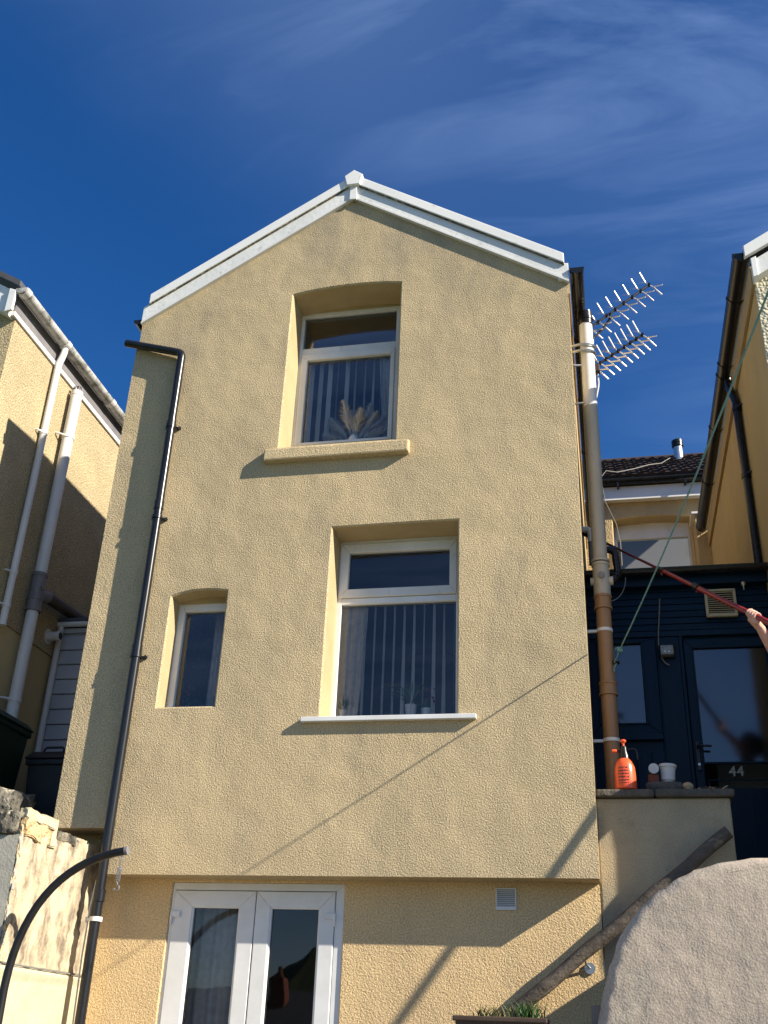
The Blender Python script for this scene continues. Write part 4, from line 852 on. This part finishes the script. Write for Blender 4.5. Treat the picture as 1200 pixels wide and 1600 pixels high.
# ---------------------------------------------------------------- curved garden wall, lower right
ctl = [(-.150, 1.45), (-.135, 1.58), (-.105, 1.70), (-.062, 1.86), (-.012, 2.01), (.060, 2.135), (.165, 2.265), (.300, 2.355), (.470, 2.437), (.62, 2.468), (.80, 2.482), (1.2, 2.49), (2.2, 2.50), (4.4, 2.50)]
sm = []
for i in range(len(ctl) - 1):
    for k_ in range(4):
        t = k_/4; sm.append((ctl[i][0]*(1-t) + ctl[i+1][0]*t, ctl[i][1]*(1-t) + ctl[i+1][1]*t))
for _ in range(3): sm = [sm[0]] + [((sm[i-1][0] + 2*sm[i][0] + sm[i+1][0])/4, (sm[i-1][1] + 2*sm[i][1] + sm[i+1][1])/4) for i in range(1, len(sm) - 1)] + [sm[-1]]
sm = [(x + .010*noise.noise(Vector((x*9, z*9, 3))), z + .014*noise.noise(Vector((x*6, z*6, 7))) + .006*noise.noise(Vector((x*22, z*22, 1)))) for x, z in sm]
CW = thing('curved_garden_wall', 'pale rough rendered garden wall with rounded shoulder at lower right', 'wall', (1.5, -.9, .41))
def rounded_slab(outline, ya, yb, r, seg=5):
    m = len(outline); nrm = []
    for i in range(m):
        p, q = outline[max(i - 1, 0)], outline[min(i + 1, m - 1)]; d = Vector((q[0] - p[0], q[1] - p[1])).normalized(); nrm.append(Vector((d.y, -d.x)))   # points into the wall
    rings = [(ya + r*(1 - math.sin(t)), r*(1 - math.cos(t))) for t in [math.pi/2*(1 - k/seg) for k in range(seg + 1)]]
    rings = [(ya + r*(1 - math.cos(math.pi/2*k/seg)), r*(1 - math.sin(math.pi/2*k/seg))) for k in range(seg + 1)] + [(yb - r*(1 - math.cos(math.pi/2*k/seg)), r*(1 - math.sin(math.pi/2*k/seg))) for k in range(seg, -1, -1)]
    mb = MB(); vs = []
    for y, ins in rings:
        for i, p in enumerate(outline):
            w_ = .008*noise.noise(Vector((p[0]*14, y*14, p[1]*14))) + .004*noise.noise(Vector((p[0]*40, y*40, p[1]*40)))
            vs.append((p[0] + nrm[i].x*(ins + w_), y + .5*w_, p[1] + nrm[i].y*(ins + w_)))
        vs += [(outline[-1][0], y, .41), (outline[0][0] + ins, y, .41)]
    k = m + 2; n_ = len(rings)
    fs = [(j*k + i, j*k + (i + 1) % k, (j + 1)*k + (i + 1) % k, (j + 1)*k + i) for j in range(n_ - 1) for i in range(k)] + [tuple(range(k)), tuple((n_ - 1)*k + i for i in range(k - 1, -1, -1))]
    return mb.add(vs, fs)
rounded_slab(sm, -1.02, -.80, .055).build('wall', 'curve_wall', CW, smooth=True)
MB().box(-1.25, -.152, -1.02, -.80, .41, 1.45).build('low_wall', 'curve_wall', CW, bev=.02)
PL = thing('planter_trough', 'brown trough planter of spiky grass at the bottom edge', 'planter', (-.55, -.91, 1.452))
MB().add([(-.80, -1.00, 1.452), (-.40, -1.00, 1.452), (-.40, -.83, 1.452), (-.80, -.83, 1.452), (-.83, -1.02, 1.685), (-.37, -1.02, 1.685), (-.37, -.81, 1.685), (-.83, -.81, 1.685)], [(3, 2, 1, 0), (0, 1, 5, 4), (1, 2, 6, 5), (2, 3, 7, 6), (3, 0, 4, 7), (4, 5, 6, 7)]).build('trough', 'brown_pot', PL, bev=.01)
MB().box(-.84, -.36, -1.03, -1.0, 1.665, 1.69).box(-.84, -.36, -.83, -.80, 1.665, 1.69).build('rim', 'brown_pot', PL, bev=.006)
for cx, n, hgt in ((-.66, 70, .085), (-.47, 110, .11)):
    mb = MB()
    for i in range(n):
        a_ = random.uniform(0, 6.283); l = hgt*random.uniform(.5, 1); x = cx + random.gauss(0, .045); y = -.91 + random.uniform(-.05, .05)
        d = Vector((math.cos(a_)*.5, math.sin(a_)*.3, 1)); p = Vector((x, y, 1.68)); mb.strip([p, p + d*l*.5, p + d*l + Vector((math.cos(a_)*.02, 0, -.01))], [.007, .007, .001], Vector((-math.sin(a_), math.cos(a_), 0)))
    mb.build('grass_tuft', 'leaf' if cx > -.6 else 'leaf_dry', PL)

# ---------------------------------------------------------------- rope
P = thing('clothes_rope', 'blue green washing line rope knotted to the terracotta pipe', 'rope', (.1, .44, 4.08))
a = Vector((.118, .45, 4.075)); k1 = Vector((.150, .40, 4.14)); e = Vector((.80, -3.0, 4.36)); pts = []
far = Vector((1.25, -5.6, 4.9))
rp = [a, k1]
for i in range(1, 25):
    t = i/24; p = k1.lerp(far, t); p.z -= .55*t*(1 - t); rp.append(p)
MB().tube(rp, .0052, 8).build('line', 'rope', P, smooth=True)
rock(k1, (.035, .03, .035), 900, 2).build('knot', 'rope', P, smooth=True)
MB().tube([(.105, .44, 4.055), (.118, .43, 4.085), (.13, .44, 4.06), (.105, .45, 4.03), (.10, .44, 3.99)], .006, 6).tube([(.15, .4, 4.14), (.125, .39, 4.15), (.118, .39, 4.135)], .004, 5).build('loop', 'rope', P, smooth=True)
MB().tube([(.10, .47, 4.07), (.135, .44, 4.055)], .014, 8).build('hook', 'black', P, smooth=True)

# ---------------------------------------------------------------- person with telescopic pole
tip = Vector((.10, .90, 5.232)); hand = Vector((1.0225, -.09, 4.172)); dv = (hand - tip).normalized(); LEN = (hand - tip).length
PP = thing('telescopic_pole', 'red telescopic cleaning pole reaching past the soil pipe', 'pole', tuple(hand + dv*1.3))
MB().tube([tip - dv*.25, tip + dv*.75], .0105, 12).build('thin_section', 'dark_red', PP, smooth=True)
MB().tube([tip + dv*.70, tip + dv*1.12], .0145, 12).build('middle_section', 'red', PP, smooth=True)
MB().tube([tip + dv*1.10, hand + dv*1.30], .0185, 14).build('thick_section', 'red', PP, smooth=True)
for s_, r_ in ((.70, .020), (1.10, .026)):
    c_ = MB().tube([tip + dv*s_, tip + dv*(s_ + .055)], r_, 12).build('clamp', 'black', PP, smooth=True)
    p = tip + dv*(s_ + .03); MB().box(p.x - .008, p.x + .008, p.y - .012, p.y + .012, p.z - .045, p.z - .01).build('lever', 'dark_red', c_, bev=.003)
MB().tube([tip - dv*.34, tip - dv*.25], .03, 10).build('brush_socket', 'black', PP, smooth=True)
PE = thing('person', 'person at right edge gripping the red pole, only hand and forearm in view', 'person', (1.5, -.5, 2.35))
def limb(mb, pts, rad, n=14, sub=5):
    pts = [Vector(p) for p in pts]; P_, R_ = [], []
    for i in range(len(pts) - 1):
        for k_ in range(sub):
            t = k_/sub; P_.append(pts[i].lerp(pts[i+1], t)); R_.append(rad[i]*(1-t) + rad[i+1]*t)
    P_.append(pts[-1]); R_.append(rad[-1])
    d0 = (P_[0] - P_[1]).normalized(); d1 = (P_[-1] - P_[-2]).normalized()
    P_ = [P_[0] + d0*R_[0]*.85, P_[0] + d0*R_[0]*.5] + P_ + [P_[-1] + d1*R_[-1]*.5, P_[-1] + d1*R_[-1]*.85]
    R_ = [R_[0]*.4, R_[0]*.82] + R_ + [R_[-1]*.82, R_[-1]*.4]
    mb.tube(P_, R_, n)
bx = Vector((1.25, -.03, 0)); fw = Vector((-1, -.12, 0)).normalized(); sd_ = Vector((-.12, 1, 0)).normalized()
def bp(f, s_, z): return bx + fw*f + sd_*s_ + Vector((0, 0, z))
body = MB()
limb(body, [bp(0, 0, 3.14), bp(.01, 0, 3.40), bp(.02, 0, 3.66), bp(.02, 0, 3.76)], [.135, .125, .135, .07])
limb(body, [bp(.02, -.17, 3.715), bp(.02, .17, 3.715)], [.062, .062])
limb(body, [bp(.02, 0, 3.75), bp(.035, 0, 3.86)], [.055, .05])
limb(body, [bp(.05, 0, 3.87), bp(.035, 0, 3.99)], [.070, .088])
limb(body, [bp(.115, 0, 3.945), bp(.135, 0, 3.915)], [.012, .016])                    # nose
for s_ in (-1, 1):
    limb(body, [bp(.02, .088*s_, 3.92), bp(.02, .09*s_, 3.96)], [.016, .018])          # ears
    limb(body, [bp(0, .09*s_, 3.13), bp(.03, .10*s_, 2.82), bp(.0, .10*s_, 2.45)], [.088, .062, .042])
    limb(body, [bp(-.03, .10*s_, 2.40), bp(.16, .11*s_, 2.385)], [.042, .034])
wr = hand + Vector((.038, .040, -.080)); el = Vector((1.165, .05, 3.90)); sh = bp(.03, .17, 3.715)
limb(body, [sh, el, wr], [.055, .044, .031])
h2 = hand + dv*.44; wr2 = h2 + Vector((.02, .06, -.07)); el2 = Vector((1.30, -.30, 3.60)); sh2 = bp(.03, -.17, 3.715)
limb(body, [sh2, el2, wr2], [.055, .044, .031])
def make_hand(mb, h, wr):
    pal = (h - wr).normalized(); ac = dv; out = pal.cross(ac).normalized()
    if out.y > 0: out = -out                               # back of the hand turned to the viewer side
    base = h - pal*.030 + out*.020
    limb(mb, [wr, base], [.029, .030], 12, 3)
    limb(mb, [base - ac*.026, base + ac*.026], [.024, .024], 12, 3)
    for i, (l, r) in enumerate(((.9, .0084), (1.0, .0089), (.97, .0086), (.82, .0076))):
        o_ = -.034 + i*.0225; k0 = base + ac*o_ + pal*.012
        rr_ = .0185 + r
        c_ = h + ac*o_; ring_ = []
        for q in (20, 62, 104, 146, 188, 225*l):
            a_ = R(q); ring_.append(c_ + out*math.cos(a_)*rr_ + pal*math.sin(a_)*rr_)
        limb(mb, [k0] + ring_, [r*1.15, r*1.1, r, r, r*.95, r*.9, r*.8], 10, 2)
    th = [base - ac*.03 - pal*.02, h - ac*.048 - pal*.028 + out*.004, h - ac*.058 - out*.022 - pal*.012, h - ac*.050 - out*.030 + pal*.010]
    limb(mb, th, [.0135, .0120, .0105, .0085], 10, 3)
make_hand(body, hand, wr); make_hand(body, h2, wr2)
bo = body.build('body', 'skin', PE, fix=True)
rm = bo.modifiers.new('remesh', 'REMESH'); rm.mode = 'VOXEL'; rm.voxel_size = .0032; rm.use_smooth_shade = True
ts = MB()
limb(ts, [bp(0, 0, 3.10), bp(.01, 0, 3.40), bp(.02, 0, 3.66), bp(.02, 0, 3.73)], [.150, .142, .150, .085])
limb(ts, [bp(.02, -.17, 3.712), bp(.02, .17, 3.712)], [.076, .076])
for s0, e0 in ((sh, el), (sh2, el2)): limb(ts, [s0, s0.lerp(e0, .62)], [.070, .062])
t_ = ts.build('shirt', 'shirt', PE); rm = t_.modifiers.new('remesh', 'REMESH'); rm.mode = 'VOXEL'; rm.voxel_size = .010; rm.use_smooth_shade = True
js = MB(); limb(js, [bp(0, -.05, 3.12), bp(0, .05, 3.12)], [.125, .125])
for s_ in (-1, 1): limb(js, [bp(0, .09*s_, 3.10), bp(.03, .10*s_, 2.82), bp(.0, .10*s_, 2.47)], [.104, .080, .066])
t_ = js.build('trousers', 'jeans', PE); rm = t_.modifiers.new('remesh', 'REMESH'); rm.mode = 'VOXEL'; rm.voxel_size = .010; rm.use_smooth_shade = True
hh = MB(); limb(hh, [bp(-.01, 0, 3.95), bp(.012, 0, 4.02)], [.088, .090]); t_ = hh.build('hair', 'hair', PE, smooth=True)
sh_ = MB()
for s_ in (-1, 1): limb(sh_, [bp(-.035, .10*s_, 2.402), bp(.17, .11*s_, 2.392)], [.052, .042])
t_ = sh_.build('shoes', 'black', PE, smooth=True)

# ---------------------------------------------------------------- house across the valley road (seen mirrored in the french doors)
BH = thing('brick_house', 'slate roofed house with brick chimney behind the viewer', 'house', (-9, -24, 0))
MB().box(-13, -5, -27, -20.2, 0, 1.4).build('wall', 'left_dash', BH)
rf = MB().prism([(-19.8, 1.35), (-27.4, 1.35), (-23.6, 3.0)], -13.3, -4.7, 'X').build('roof', 'slate', BH)
MB().box(-9.1, -8.7, -22.9, -22.4, 1.6, 3.25).build('chimney', 'brick', rf, bev=.02)
MB().lathe((-8.9, -22.65, 3.25), [(.12, 0), (.09, .25), (.11, .3)], 12).build('chimney_pot', 'brick', rf, smooth=True)
